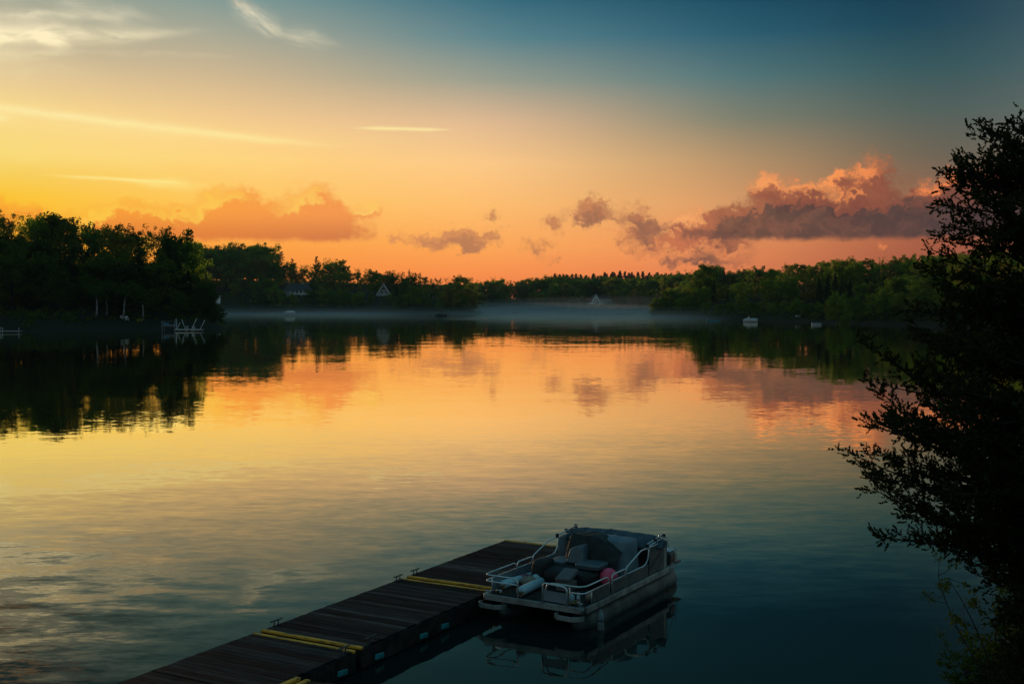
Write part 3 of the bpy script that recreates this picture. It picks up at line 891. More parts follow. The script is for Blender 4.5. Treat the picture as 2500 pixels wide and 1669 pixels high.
# pale trunks standing at the edge of the grove
def pale_stem(px, y0, y1, lean, dist, r, label):
    a = at_y(px, y1, dist); b = at_y(px + lean, y0, dist)
    w = Wood(); wl = Wood(); d = (b - a)
    pts = [np.array([0, 0, -0.5])] + [np.array([d.x * t + 0.1 * math.sin(6 * t), 0.05 * t, d.z * t]) for t in (0.1, 0.3, 0.5, 0.75, 1.0)]
    w.limb(pts, r, r * 0.5, 8)
    rng = np.random.default_rng(int(px))
    cen = []
    top = pts[-1]
    for k in range(7):
        q = bend(top - np.array([0, 0, 0.3 * k]), (math.cos(k * 2.4), math.sin(k * 2.4), 0.9), 3.5, rng, 3, .12)
        wl.limb(q, r * .30, r * .1, 4); cen.append(q[-1]); cen.append(q[-2])
    t = thing('birch_tree', label, 'tree', (a.x, a.y, gz(a.x, a.y)), 0)
    link('trunk', w.mesh('trunk'), 'bark_pale', t); link('limbs', wl.mesh('limbs'), 'bark', t)
    V, F = leaf_cloud(rng, cen, [2.0] * len(cen), 90, 0.45)
    link('crown', np_mesh('crown', V, F), 'leaf_grove', t)
pale_stem(235, 728, 782, 3, 275, 0.30, 'pale straight birch trunk furthest left at the edge of the left grove')
pale_stem(260, 725, 770, 1, 278, 0.18, 'thin dim birch trunk second from left at the edge of the grove')
pale_stem(275, 728, 765, 1, 282, 0.12, 'thinnest birch trunk deep in the left grove, left of the leaning one')
pale_stem(299, 722, 780, 8, 276, 0.24, 'leaning pale birch trunk rising behind the white garden chairs')
pale_stem(348, 724, 772, 2, 277, 0.2, 'pale birch trunk right of the white garden chairs')

# ---- second bank on the left, across the bay
GS = 'trees on the wooded bank across the left bay'
LS = 'leafy tree on the wooded bank across the left bay'
SKY_S = [(440, 585), (480, 602), (510, 600), (530, 612), (552, 592), (575, 600), (592, 600), (620, 602), (640, 596), (665, 606), (680, 640), (700, 652), (725, 655), (745, 657), (765, 660), (785, 656), (800, 640), (825, 640), (845, 662), (870, 668), (890, 670), (925, 675), (950, 671), (975, 673), (1000, 670), (1015, 677), (1030, 685), (1060, 688), (1100, 690), (1140, 690), (1155, 697), (1163, 720)]
px = 425
while px < 1160:                                            # skyline
    r = rnd.random()
    kind = 'airy' if r < 0.36 else 'bare' if r < 0.42 else 'broad'
    inl = 75 if px < 900 else 35 if px < 1080 else 12
    put('S', 'k', kind, px, top_of(SKY_S, px) + rnd.random() * 9 - 3, bank_dist(px, inl, 560, 900), GS, 0.85)
    put('S', 'k', 'broad', px + 6, top_of(SKY_S, px + 6) + 8 + rnd.random() * 12, bank_dist(px, inl * 0.8, 560, 900) + 6, GS, 1.15)
    px += 15 + rnd.random() * 8
px = 430
while px < 1160:
    inl = 58 if 685 < px < 765 else 45 if px < 900 else 42 if px < 960 else 20 if px < 1080 else 8
    if True:
        put('S', 'm', rnd.choice(['broad', 'round', 'broad', 'spruce', 'round']), px, top_of(SKY_S, px) + 22 + rnd.random() * 30, bank_dist(px, inl, 560, 900), GS, 1.0)
    px += 16 + rnd.random() * 10
px = 548
while px < 1166:
    if not (688 < px < 762) and not (900 < px < 972):
        put('S', 'f', rnd.choice(['round', 'round', 'broad']), px, max(top_of(SKY_S, px) + 45, 690 + rnd.random() * 22), bank_dist(px, 6 if px > 660 else 26, 560, 900), GS, 1.15)
    px += 18 + rnd.random() * 12
for px, ty, dd, wd in ((650, 672, 740, 1.3), (690, 710, 742, 1.1), (718, 716, 722, .9), (905, 716, 668, .9), (962, 706, 664, .9), (952, 716, 660, .8), (985, 700, 652, 1.4), (1020, 698, 632, 1.4), (1100, 700, 628, 1.3), (1140, 702, 655, 1.5), (640, 716, 738, 1.2), (780, 712, 715, 1.2), (820, 705, 700, 1.3), (868, 712, 676, 1.2)):
    put('S', 'f', 'round', px, ty, dd, GS, wd)
for px, ty, dd, lb in ((684, 614, 800, 'tallest flat-tiered pine on the skyline of the bank across the left bay'),
                        (712, 631, 800, 'small lone pine sticking up between two tall pines on the left skyline'),
                        (768, 626, 790, 'dense dark pine on the left skyline beside a spreading tree'),
                        (839, 651, 770, 'short lopsided pine right of the spreading tree on the left skyline')):
    plant_to('pine', px, ty, dd, lb, None, 0.9)
plant_to('airy', 808, 632, 780, 'fan-shaped spreading tree on the left skyline between dark pines', None, 1.1, name='spreading_tree')
for px, ty in ((590, 590), (958, 668), (1002, 664)):
    plant_to('bare', px, ty, 780, 'bare spiky tree on the skyline of the bank across the left bay', 'trees standing bare on the left skyline', 0.8)

# ---- far shore straight ahead
GF = 'trees of the far shore straight ahead'
LF = 'leafy tree on the misty far shore straight ahead'
SKY_F = [(1100, 692), (1165, 691), (1200, 685), (1212, 684), (1240, 692), (1258, 692), (1290, 686), (1320, 680), (1340, 677), (1380, 676), (1420, 680), (1500, 680), (1560, 680), (1620, 674), (1680, 664), (1760, 660)]
px = 1150
while px < 1765:
    put('F', 'k', 'airy' if rnd.random() < .3 else 'broad', px, top_of(SKY_F, px) + rnd.random() * 7 - 2, bank_dist(px, 40, 760, 1200) + rnd.random() * 25, GF, 1.0)
    put('F', 'k', 'broad', px + 6, top_of(SKY_F, px + 6) + 7 + rnd.random() * 8, bank_dist(px, 30, 760, 1200) + rnd.random() * 12, GF, 1.35)
    px += 15 + rnd.random() * 9
px = 1160
while px < 1720:
    if not 1425 < px < 1500:
        put('F', 'm', rnd.choice(['round', 'broad', 'round']), px, top_of(SKY_F, px) + 22 + rnd.random() * 16, bank_dist(px, 16, 760, 1200), GF, 1.1)
    px += 15 + rnd.random() * 9
px = 1335
SKY_P = [(1330, 678), (1345, 674), (1380, 672), (1420, 668), (1500, 667), (1560, 666), (1600, 670), (1630, 672), (1660, 668)]
while px < 1650:
    plant_to('spruce', px, top_of(SKY_P, px) + rnd.random() * 13 - 6, 1120 + rnd.random() * 50, 'dark pointed spruce on the far ridge straight ahead', 'row of spruces on the far ridge', 1.5 + rnd.random() * 0.9)
    px += 4.0 + rnd.random() * 9
for px in (1283, 1291, 1298):
    plant_to('bare', px, 676 + rnd.random() * 4, 1000, 'bare tree poking above the far shore left of the spruce ridge', 'trees standing bare on the far shore', 0.6)

# ---- right bank
GR = 'trees of the wooded right bank'
LR = 'leafy tree of the wooded right bank'
SKY_R = [(1600, 738), (1612, 728), (1630, 712), (1655, 704), (1685, 692), (1700, 672), (1715, 656), (1735, 648), (1752, 664), (1780, 660), (1800, 664), (1820, 660), (1845, 653), (1870, 661), (1900, 656), (1930, 646), (1950, 656), (1985, 651), (2000, 647), (2030, 643), (2060, 637), (2080, 645), (2110, 641), (2140, 636), (2170, 640), (2205, 626), (2240, 629), (2270, 630), (2300, 625), (2400, 615), (2560, 608)]
px = 1605
while px < 2540:
    r = rnd.random()
    kind = 'airy' if r < 0.3 else 'spruce' if r < 0.36 else 'broad'
    inl = 24 + 28 * rnd.random() if px > 1720 else 14
    put('R', 'k', kind, px, top_of(SKY_R, px) + rnd.random() * 10 - 4, bank_dist(px, inl, 280, 620), GR, 1.0)
    put('R', 'k', 'broad', px + 7, top_of(SKY_R, px + 7) + 10 + rnd.random() * 12, bank_dist(px, inl + 5, 280, 620), GR, 1.3)
    px += 17 + rnd.random() * 9
px = 1605
while px < 2540:
    put('R', 'm', rnd.choice(['broad', 'round', 'broad', 'spruce']), px, min(744, top_of(SKY_R, px) + 28 + rnd.random() * 34), bank_dist(px, 9 + 14 * rnd.random(), 280, 620), GR, 1.1)
    px += 15 + rnd.random() * 9
px = 1640
while px < 2540:
    put('R', 'f', rnd.choice(['round', 'round', 'broad']), px, min(752, top_of(SKY_R, px) + 66 + rnd.random() * 42), bank_dist(px, 4, 280, 620), GR, 1.2)
    px += 22 + rnd.random() * 12
plant_to('broad', 1722, 646, 500, 'tallest rounded tree on the skyline left of the white motorboat', None, 0.95, vi=1)
plant_to('airy', 1932, 642, 440, 'reddish feathery tree sticking out of the right bank skyline', None, 0.6, vi=1)
plant_to('round', 2050, 714, 352, 'bright green rounded tree standing at the water right of the rowing boat', None, 0.9, vi=0)
plant_to('broad', 1640, 708, 505, 'broad dark tree at the end of the low wooded point', None, 1.2, vi=2)
plant_to('round', 1668, 722, 492, 'small round tree on the low wooded point', None, 1.3, vi=2)

# ---- undergrowth along the banks: uncountable
def undergrowth(name, label, pxs, lo, hi, inland, n, height, mat):
    rng = np.random.default_rng(len(name) + n)
    cen = []; rad = []
    while len(cen) < n:
        px = rng.uniform(*pxs)
        d = bank_dist(px, inland * rng.random() ** 1.3 + 0.4, lo, hi, 3)
        p = at_y(px, 740, d)
        r = height * (0.45 + 0.6 * rng.random())
        cen.append((p.x, p.y, gz(p.x, p.y) + r * 0.45)); rad.append(r)
    V, F = leaf_cloud(rng, cen, rad, 46, 0.42 * (height / 1.6) ** 0.5, 0.75, 0.45)
    o = link(name, np_mesh(name, V, F), mat)
    tag(o, label, 'undergrowth', kind='stuff')
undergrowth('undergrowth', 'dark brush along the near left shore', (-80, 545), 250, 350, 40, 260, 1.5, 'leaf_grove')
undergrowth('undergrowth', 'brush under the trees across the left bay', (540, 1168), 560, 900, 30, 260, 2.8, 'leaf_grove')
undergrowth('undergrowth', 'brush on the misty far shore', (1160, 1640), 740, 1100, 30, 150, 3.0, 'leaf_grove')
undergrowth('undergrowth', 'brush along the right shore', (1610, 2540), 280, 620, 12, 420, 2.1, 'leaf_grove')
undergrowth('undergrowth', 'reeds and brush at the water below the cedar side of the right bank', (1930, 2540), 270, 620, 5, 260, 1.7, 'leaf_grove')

# ------------------------------------------------------------------ materials of the near things
def wood_material():
    m, gr = material('dock_wood')
    oi = gr.n('ShaderNodeObjectInfo').outputs['Random']
    tcd = gr.n('ShaderNodeTexCoord').outputs['Object']
    q = gr.v('ADD', tcd, gr.comb(gr.m('MULTIPLY', oi, 37.0), gr.m('MULTIPLY', oi, 11.0), 0.0))
    grain = gr.noise(gr.v('MULTIPLY', q, (1.6, 26.0, 8.0)), 1.0, 6.0, 0.65)[0]
    blot = gr.noise(gr.v('MULTIPLY', q, (1.2, 3.0, 1.0)), 1.3, 4.0, 0.6)[0]
    base = gr.ramp(oi, [(0.0, (0.008, 0.011, 0.013)), (0.35, (0.014, 0.018, 0.021)), (0.6, (0.026, 0.031, 0.034)), (0.82, (0.046, 0.049, 0.051)), (0.93, (0.085, 0.080, 0.076)), (1.0, (0.14, 0.118, 0.10))])
    c = gr.mix(gr.smooth(grain, 0.38, 0.68), gr.v('SCALE', base, scale=0.5), gr.v('ADD', gr.v('SCALE', base, scale=1.3), (0.012, 0.011, 0.010)))
    c = gr.mix(gr.smooth(blot, 0.45, 0.75), c, gr.v('SCALE', c, scale=0.55))
    p = gr.n('ShaderNodeBsdfPrincipled'); gr.put(p.inputs['Base Color'], c)
    gr.put(p.inputs['Roughness'], gr.lerp(blot, 0.3, 0.7, 0.95, 0.7))
    p.inputs['Specular IOR Level'].default_value = 0.06
    b = gr.n('ShaderNodeBump'); b.inputs['Strength'].default_value = 0.5; b.inputs['Distance'].default_value = 0.006
    gr.put(b.inputs['Height'], grain); gr.put(p.inputs['Normal'], b.outputs[0])
    finish(gr, p.outputs[0]); MATS['dock_wood'] = m
wood_material()
def worn_paint(name, col, under, lo=0.55, hi=0.68):
    m, gr = material(name)
    tcd = gr.n('ShaderNodeTexCoord').outputs['Object']
    n1 = gr.noise(gr.v('MULTIPLY', tcd, (3.0, 14.0, 14.0)), 1.0, 6.0, 0.7)[0]
    c = gr.mix(gr.smooth(n1, lo, hi), col, under)
    c = gr.mix(gr.smooth(gr.noise(tcd, 5.0, 4.0, 0.6)[0], 0.35, 0.75, 0.0, 0.45), c, tuple(v * 0.5 for v in col))
    p = gr.n('ShaderNodeBsdfPrincipled'); gr.put(p.inputs['Base Color'], c); p.inputs['Roughness'].default_value = 0.65
    finish(gr, p.outputs[0]); MATS[name] = m
worn_paint('yellow_paint', (0.95, 0.44, 0.03), (0.10, 0.065, 0.03), 0.50, 0.62)
solid('dock_beam', (0.030, 0.027, 0.024), 0.85, var=0.3, nscale=4, spec=0.2)
solid('drum_blue', (0.002, 0.27, 0.30), 0.45, var=0.2, nscale=5)
solid('galvanised', (0.10, 0.11, 0.115), 0.45, 0.7, var=0.2, nscale=9)
solid('aluminium', (0.66, 0.74, 0.75), 0.28, 0.6, var=0.12, nscale=5)
solid('aluminium_dull', (0.34, 0.37, 0.36), 0.5, 0.6, var=0.2, nscale=3, bump=0.1)
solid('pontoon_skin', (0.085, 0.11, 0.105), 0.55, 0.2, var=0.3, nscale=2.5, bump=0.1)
solid('carpet', (0.045, 0.040, 0.036), 0.95, var=0.3, nscale=14, spec=0.1, bump=0.4)
solid('panel_grey', (0.24, 0.30, 0.33), 0.45, 0.1, var=0.1, nscale=3)
solid('panel_dark', (0.075, 0.105, 0.11), 0.42, 0.1, var=0.15, nscale=3)
solid('stripe_dark', (0.02, 0.022, 0.024), 0.4, var=0.1)
solid('vinyl_grey', (0.10, 0.145, 0.17), 0.5, var=0.08, nscale=4, bump=0.05)
solid('seat_black', (0.014, 0.014, 0.014), 0.6, var=0.2, nscale=6)
solid('cover_dark', (0.030, 0.038, 0.038), 0.75, var=0.15, nscale=5, bump=0.15, spec=0.3)
solid('cover_grey', (0.19, 0.27, 0.31), 0.7, var=0.08, nscale=4, bump=0.1, spec=0.3)
solid('canvas_blue', (0.078, 0.118, 0.145), 0.8, var=0.12, nscale=4, bump=0.15, spec=0.3)
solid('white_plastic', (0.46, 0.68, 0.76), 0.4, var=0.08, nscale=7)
solid('fender_grey', (0.20, 0.28, 0.30), 0.5, var=0.12, nscale=8)
solid('foam_cut', (0.42, 0.30, 0.17), 0.9, var=0.2, nscale=20)
solid('burlap', (0.36, 0.28, 0.21), 0.95, var=0.2, nscale=16, bump=0.4)
solid('cooler_grey', (0.13, 0.13, 0.13), 0.5, var=0.06, nscale=5)
solid('cooler_base', (0.17, 0.15, 0.14), 0.6, var=0.1, nscale=5)
solid('black_rubber', (0.012, 0.012, 0.012), 0.7, var=0.1)
solid('rope_yellow', (0.45, 0.33, 0.13), 0.9, var=0.25, nscale=60)
solid('rope_dark', (0.03, 0.03, 0.03), 0.9)
solid('red_paint', (0.62, 0.03, 0.06), 0.4)
solid('navy_paint', (0.02, 0.05, 0.14), 0.4)
solid('motor_brown', (0.055, 0.040, 0.036), 0.35, var=0.1)
solid('chrome', (0.7, 0.72, 0.75), 0.18, 1.0, var=0.05)
m_, gr_ = material('buoy_pink')
p_ = gr_.n('ShaderNodeBsdfPrincipled')
gr_.put(p_.inputs['Base Color'], gr_.mix(gr_.smooth(gr_.noise(gr_.n('ShaderNodeTexCoord').outputs['Object'], 9.0, 3.0)[0], 0.3, 0.7), (1.0, 0.12, 0.22), (0.98, 0.09, 0.18)))
p_.inputs['Roughness'].default_value = 0.38
p_.inputs['Subsurface Weight'].default_value = 0.25
p_.inputs['Subsurface Radius'].default_value = (0.1, 0.02, 0.02)
finish(gr_, p_.outputs[0]); MATS['buoy_pink'] = m_

# ------------------------------------------------------------------ floating dock
DOCK_RZ = math.atan2(0.48505, -0.87449)
DOCK_LOC = (-0.16, 28.95, 0.0)
DW = 2.28
plank_me = MB().box((0, 0, 0), (DW - 0.03, 0.1375, 0.04), bevel=0.004).mesh('plank')
plank_me.materials.append(MATS['dock_wood'])
bar_me = MB().box((0, 0, 0), (DW, 0.082, 0.045), bevel=0.008).mesh('yellow_bar')
bar_me.materials.append(MATS['yellow_paint'])
def cleat_mesh():
    b = MB()
    b.box((-0.06, 0, 0.012), (0.05, 0.05, 0.024), bevel=0.004).box((0.06, 0, 0.012), (0.05, 0.05, 0.024), bevel=0.004)
    b.tube([(-0.06, 0, 0.02), (-0.06, 0, 0.10)], 0.012, 8).tube([(0.06, 0, 0.02), (0.06, 0, 0.10)], 0.012, 8)
    b.tube([(-0.16, 0, 0.105), (-0.06, 0, 0.10), (0.06, 0, 0.10), (0.16, 0, 0.105)], 0.016, 8)
    me = b.mesh('cleat'); me.materials.append(MATS['galvanised']); return me
cleat_me = cleat_mesh()
drum_b = MB().lathe([(0, 0.10), (0.005, 0.17), (0.03, 0.185), (0.28, 0.19), (0.30, 0.20), (0.32, 0.19), (0.6, 0.19), (0.62, 0.20), (0.64, 0.19), (0.9, 0.185)], (0, 0, 0), (1, 0, 0), 18)
drum_me = drum_b.mesh('float_drum'); drum_me.materials.append(MATS['drum_blue'])
bumper_me = MB().box((0, 0, 0), (0.03, 0.27, 0.10), bevel=0.012).mesh('bumper'); bumper_me.materials.append(MATS['drum_blue'])
drng = random.Random(3)
def dock_section(a0, a1, label, bars, pale=(), cleats=(), drums=()):
    t = thing('dock_section', label, 'dock', DOCK_LOC, DOCK_RZ, 'sections of the floating wooden dock')
    for a, z in bars:
        link('yellow_bar', bar_me, None, t, (-DW / 2, a, z), (0, 0, drng.uniform(-.004, .004)))
    s, e = a0 + 0.13, a1 - 0.06
    n = int((e - s) / 0.14)
    st = (e - s) / n
    for i in range(n):
        y = s + (i + 0.5) * st
        o = link('plank', plank_me, None, t, (-DW / 2 + drng.uniform(-.012, .012), y, 0.38 + drng.uniform(-.003, .003)), (drng.uniform(-.010, .010), 0, drng.uniform(-.001, .001)))
    for x, nm in ((-DW + 0.03, 'side_beam'), (-0.03, 'side_beam')):
        MB().box((0, 0, 0), (0.05, a1 - a0 - 0.02, 0.34), bevel=0.006).build('side_beam', 'dock_beam', t, (x, (a0 + a1) / 2, 0.19))
    for a in (a0 + 0.05, a1 - 0.05):
        MB().box((0, 0, 0), (DW - 0.12, 0.06, 0.16), bevel=0.006).build('cross_beam', 'dock_beam', t, (-DW / 2, a, 0.265))
    for a, x in cleats:
        link('cleat', cleat_me, None, t, (-x, a, 0.40), (0, 0, math.pi / 2))
    for a in drums:
        link('float_drum', drum_me, None, t, (-DW + 0.10, a, 0.075)).scale = (1, .62, .55)
        link('bumper', bumper_me, None, t, (-DW - 0.004, a, 0.115), (0.10, 0, 0))
        link('float_drum', drum_me, None, t, (-0.98, a, 0.085)).scale = (1, .5, .5)
def along(px, py, z):
    p = at_z(px, py, z); q = Vector((p.x - DOCK_LOC[0], p.y - DOCK_LOC[1]))
    return q.x * -0.48505 + q.y * -0.87449
dr = [along(831, 1640, 0.12), along(923, 1599, 0.12), along(1033, 1550, 0.12), along(1084, 1526, 0.12)]
dock_section(0.0, 4.47, 'farthest dock section with a yellow bar at its open end, beside the moored boat', ((0.05, 0.385), (4.42, 0.388)), cleats=((4.2, 0.06),), drums=(0.9, 2.2, 3.6))
dock_section(4.60, 9.22, 'middle dock section of dark planks between the two yellow joints', ((4.66, 0.38), (9.17, 0.389)), cleats=((4.86, 0.06), (8.84, 0.06), (8.85, 2.22)), drums=[d for d in dr if d < 9.1])
dock_section(9.33, 13.75, 'nearest dock section of dark planks, cut off by the bottom of the picture', ((9.39, 0.38), (13.7, 0.388)), cleats=((9.6, 2.2),), drums=[d for d in dr if d > 9.3] + [12.6, 13.3])
# gangway that leaves the near section to the right
t = thing('gangway', 'yellow-edged gangway leaving the near dock section at the bottom edge', 'gangway', DOCK_LOC, DOCK_RZ)
for x, z in ((DW + 0.07, 0.385), (DW + 0.27, 0.38)):
    MB().box((0, 0, 0), (0.10, 1.7, 0.06), bevel=0.01).build('yellow_bar', 'yellow_paint', t, (-x, 10.97 + 0.85, z))
g_planks = MB().box((0, 0, 0), (0.132, 1.62, 0.04), bevel=0.006).mesh('plank'); g_planks.materials.append(MATS['dock_wood'])
for i in range(12):
    link('plank', g_planks, None, t, (-(DW + 0.42 + i * 0.142), 10.97 + 0.85, 0.385 + i * 0.012), (0, 0.084, 0))
for yy in (11.05, 12.6):
    MB().box((0, 0, 0), (1.9, 0.06, 0.12), bevel=0.006).build('side_beam', 'dock_beam', t, (-(DW + 1.25), yy, 0.375), (0, 0.084, 0))

# ------------------------------------------------------------------ pontoon boat at the dock
# local axes: x to starboard, y aft, z up from the water; bow faces the camera's left
B_RZ = math.radians(148.98 - 180.0)
_X = Vector((-0.8570, 0.5153, 0))
BS = 1.019                                                  # hull rides low: the whole boat sits 0.11 m deeper
B_LOC = (Vector((1.352, 21.544, 0.0)) + _X * 1.125) * BS + Vector((0, 0, -0.11))
def on_boat(x, y, z):
    return Matrix.Rotation(B_RZ, 3, 'Z') @ Vector((x, y, z)) * BS + B_LOC
W2, BL = 1.125, 4.05
boat = thing('pontoon_boat', 'aluminium pontoon boat with low rails moored beside the dock', 'boat', tuple(B_LOC), B_RZ)
boat.scale = (BS, BS, BS)
MB().box((0, BL / 2, 0.575), (2 * W2 - 0.06, BL - 0.06, 0.04)).build('deck', 'carpet', boat)
fb = MB()
fb.box((0, 0.0, 0.555), (2 * W2 - 0.12, 0.05, 0.115), bevel=0.006)
for s in (-1, 1): fb.lathe([(0, 0.058), (0.118, 0.058)], (s * (W2 - 0.058), 0.033, 0.496), (0, 0, 1), 16)
fo = fb.build('front_beam', 'aluminium_dull', boat)
for x in (-0.55, -0.05, 0.45, 0.85):
    MB().lathe([(0, 0.012), (0.006, 0.010)], (x, -0.0255, 0.55), (0, -1, 0), 8).build('bolt', 'black_rubber', fo)
for s in (-1, 1):
    MB().box((s * W2, BL / 2 + 0.05, 0.545), (0.045, BL - 0.1, 0.125), bevel=0.008).build('side_beam', 'aluminium_dull', boat)
MB().box((0, BL, 0.55), (2 * W2 - 0.06, 0.05, 0.11), bevel=0.006).build('stern_beam', 'aluminium_dull', boat)
for y in (0.5, 1.3, 2.1, 2.9, 3.7):
    MB().box((0, y, 0.51), (2 * W2 - 0.08, 0.06, 0.08)).build('cross_member', 'aluminium_dull', boat)
for s in (-1, 1):
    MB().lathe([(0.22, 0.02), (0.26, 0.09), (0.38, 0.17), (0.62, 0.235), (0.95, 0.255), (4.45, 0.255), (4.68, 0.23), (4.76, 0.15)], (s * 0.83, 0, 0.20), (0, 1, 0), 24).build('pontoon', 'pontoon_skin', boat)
    for y in (0.9, 2.1, 3.3):
        MB().box((s * 0.80, y, 0.47), (0.22, 0.08, 0.06)).build('pontoon_bracket', 'aluminium_dull', boat)
    # nose loops of flat bar
    x0 = s * 0.86
    pl = [(x0 - 0.27, -0.03), (x0 - 0.30, -0.10), (x0 - 0.20, -0.20), (x0 + 0.12, -0.22), (x0 + 0.25, -0.14), (x0 + 0.29, -0.03)]
    b = MB()
    for (xa, ya), (xb, yb) in zip(pl[:-1], pl[1:]):
        L = math.hypot(xb - xa, yb - ya)
        b.box(((xa + xb) / 2, (ya + yb) / 2, 0.43), (L + 0.018, 0.02, 0.095), rz=math.atan2(yb - ya, xb - xa), bevel=0.004)
    b.build('nose_loop', 'aluminium_dull', boat)
def rail(pts, r=0.0165, rr=0.09, nm='rail', par=None):
    return MB().tube(arc_pts(pts, rr), r, 9).build(nm, 'aluminium', par or boat)
xw = W2 - 0.03
zT, zL, zD = 0.99, 0.865, 0.60
# port bow
rail([(-0.33, 0.02, zD), (-0.33, 0.02, zT), (-xw, 0.02, zT), (-xw, 1.25, zT), (-xw, 1.25, zD)], rr=0.12)
rail([(-0.33, 0.02, zL), (-xw, 0.02, zL), (-xw, 1.25, zL)], rr=0.12)
rail([(-xw + 0.01, 0.28, zD), (-xw + 0.01, 0.28, zL)], 0.012)
# starboard bow and its gate frame
rail([(0.27, 0.06, zD), (0.27, 0.06, zT), (xw, 0.06, zT), (xw, 1.16, zT), (xw, 1.16, zD)], rr=0.22)
rail([(0.82, 0.06, zL), (xw, 0.06, zL), (xw, 1.16, zL)], rr=0.22)
rail([(xw, 0.40, zD), (xw, 0.40, zL)], 0.012)
rail([(0.80, 0.06, zD), (0.80, 0.06, zT)], 0.012)
gate = thing('gate', None, None); gate.parent = boat
rail([(0.25, -0.015, zD + 0.01), (0.25, -0.015, zT + 0.01), (0.78, -0.015, zT - 0.02), (0.78, -0.015, zD + 0.01)], 0.019, 0.09, 'gate_frame', gate)
MB().box((0.515, -0.012, 0.755), (0.51, 0.012, 0.20), bevel=0.003, M=Matrix.Rotation(0.03, 4, 'Y')).build('gate_plate', 'panel_grey', gate)
# the middle pieces of each side
for s in (-1, 1):
    rail([(s * xw, 1.29, zD), (s * xw, 1.29, zT), (s * xw, 1.90, zT), (s * xw, 1.90, zD)], rr=0.08)
    rail([(s * xw, 1.29, zL), (s * xw, 1.90, zL)], 0.014)
    # raised stern half
    rail([(s * xw, 1.94, zD), (s * xw, 1.94, 1.0), (s * xw, 2.66, 1.215), (s * xw, 4.0, 1.20), (s * xw, 4.0, zD)], rr=0.07)
    rail([(s * xw, 1.94, zL), (s * xw, 2.88, zL), (s * xw, 3.04, 1.0), (s * xw, 3.06, 1.20)], 0.015, 0.12)
    for (y0, y1, z1) in ((0.42 if s > 0 else 0.30, 1.24 if s < 0 else 1.15, zL - 0.01), (1.31, 1.88, zL - 0.01), (1.96, 3.02, zL - 0.01), (3.08, 3.98, 1.185)):
        MB().box((s * (xw + 0.004), (y0 + y1) / 2, (zD + 0.015 + z1) / 2), (0.012, y1 - y0, z1 - zD - 0.015), bevel=0.003).build('side_panel', 'panel_dark' if s > 0 else 'panel_grey', boat)
    MB().box((s * xw, 3.90, 0.90), (0.03, 0.12, 0.58), bevel=0.004).build('stern_post', 'aluminium_dull', boat)
# dark sweep painted on the tall starboard panel
me = bpy.data.meshes.new('stripe')
me.from_pydata([(xw + 0.0125, 3.10, 0.70), (xw + 0.0125, 3.10, 0.80), (xw + 0.0125, 3.80, 1.13), (xw + 0.0125, 3.80, 1.02)], [], [(0, 1, 2, 3)]); me.update()
link('stripe', me, 'stripe_dark', boat)
MB().box((0.84, 4.90, 0.55), (0.36, 0.26, 0.03), bevel=0.005).build('stern_step', 'panel_dark', boat)
MB().box((0.84, 4.55, 0.525), (0.30, 0.9, 0.05), bevel=0.005).build('stern_bracket', 'aluminium_dull', boat)
MB().box((0, 4.0, 0.86), (1.5, 0.02, 0.5), bevel=0.003).build('stern_panel', 'panel_dark', boat)
# folded canopy: boot across the stern and bundled poles along the rails
def boot(u, v):
    x = -1.16 + 2.36 * u
    prof = [(3.40, 1.05), (3.36, 1.10), (3.44, 1.18), (3.62, 1.29), (3.80, 1.325), (3.92, 1.28), (3.94, 1.16), (3.82, 1.08), (3.60, 1.04), (3.40, 1.05)]
    k = v * (len(prof) - 1); i = min(int(k), len(prof) - 2); f = k - i
    y = prof[i][0] * (1 - f) + prof[i + 1][0] * f; z = prof[i][1] * (1 - f) + prof[i + 1][1] * f
    w = 0.006 * math.sin(x * 7 + y * 17) + 0.004 * math.sin(x * 19 - z * 31 + 1.0) - 0.02 * abs(2 * u - 1) ** 3
    e_ = 1 - 0.45 * abs(2 * u - 1) ** 6
    y = 3.66 + (y - 3.66) * e_; z = 1.20 + (z - 1.20) * e_
    return (x, y + w, z + 0.7 * w + 0.025 * (1 - (2 * u - 1) ** 2))
cb = MB().grid(boot, 48, 27)
for k in (0, 1):
    ring = [boot(k, j / 27) for j in range(27)]
    cb.add(ring, [tuple(range(27)) if k else tuple(reversed(range(27)))])
can = cb.build('canopy_boot', 'canvas_blue', boat)
for u in (0.18, 0.42):
    MB().tube([Vector(boot(u, j / 26)) + Vector((0, 0, 0.004)) for j in range(26)], 0.009, 6, closed=True).build('strap', 'black_rubber', can)
for s in (-1, 1):
    fr = MB()
    fr.tube([(s * (xw + 0.01), 3.0, 1.245), (s * (xw + 0.01), 3.9, 1.30), (s * (xw - 0.08), 3.75, 1.34)], 0.014, 8)
    fr.tube([(s * (xw - 0.04), 3.02, 1.275), (s * (xw - 0.04), 3.9, 1.34)], 0.012, 8)
    fo_ = fr.build('canopy_pole', 'aluminium', boat)
    for y, z in ((3.0, 1.25), (3.42, 1.29), (3.88, 1.315)):
        MB().box((s * (xw - 0.01), y, z), (0.07, 0.045, 0.085), bevel=0.01).build('clamp', 'black_rubber', fo_)
MB().tube([(xw + 0.02, 3.95, 1.28), (xw + 0.04, 4.05, 1.0), (xw - 0.10, 4.6, 0.90)], 0.005, 6).build('stern_line', 'rope_dark', boat)
MB().tube([(xw - 0.08, 4.70, 0.92), (xw - 0.15, 4.95, 0.58)], 0.005, 6).build('stern_line', 'rope_dark', boat)
MB().box((0.62, 3.36, 1.09), (0.10, 0.05, 0.02), bevel=0.005).build('grab_plate', 'white_plastic', boat)
MB().tube([(0.62, 3.38, 0.6), (0.62, 3.38, 1.08)], 0.025, 8).build('grab_post', 'panel_dark', boat)
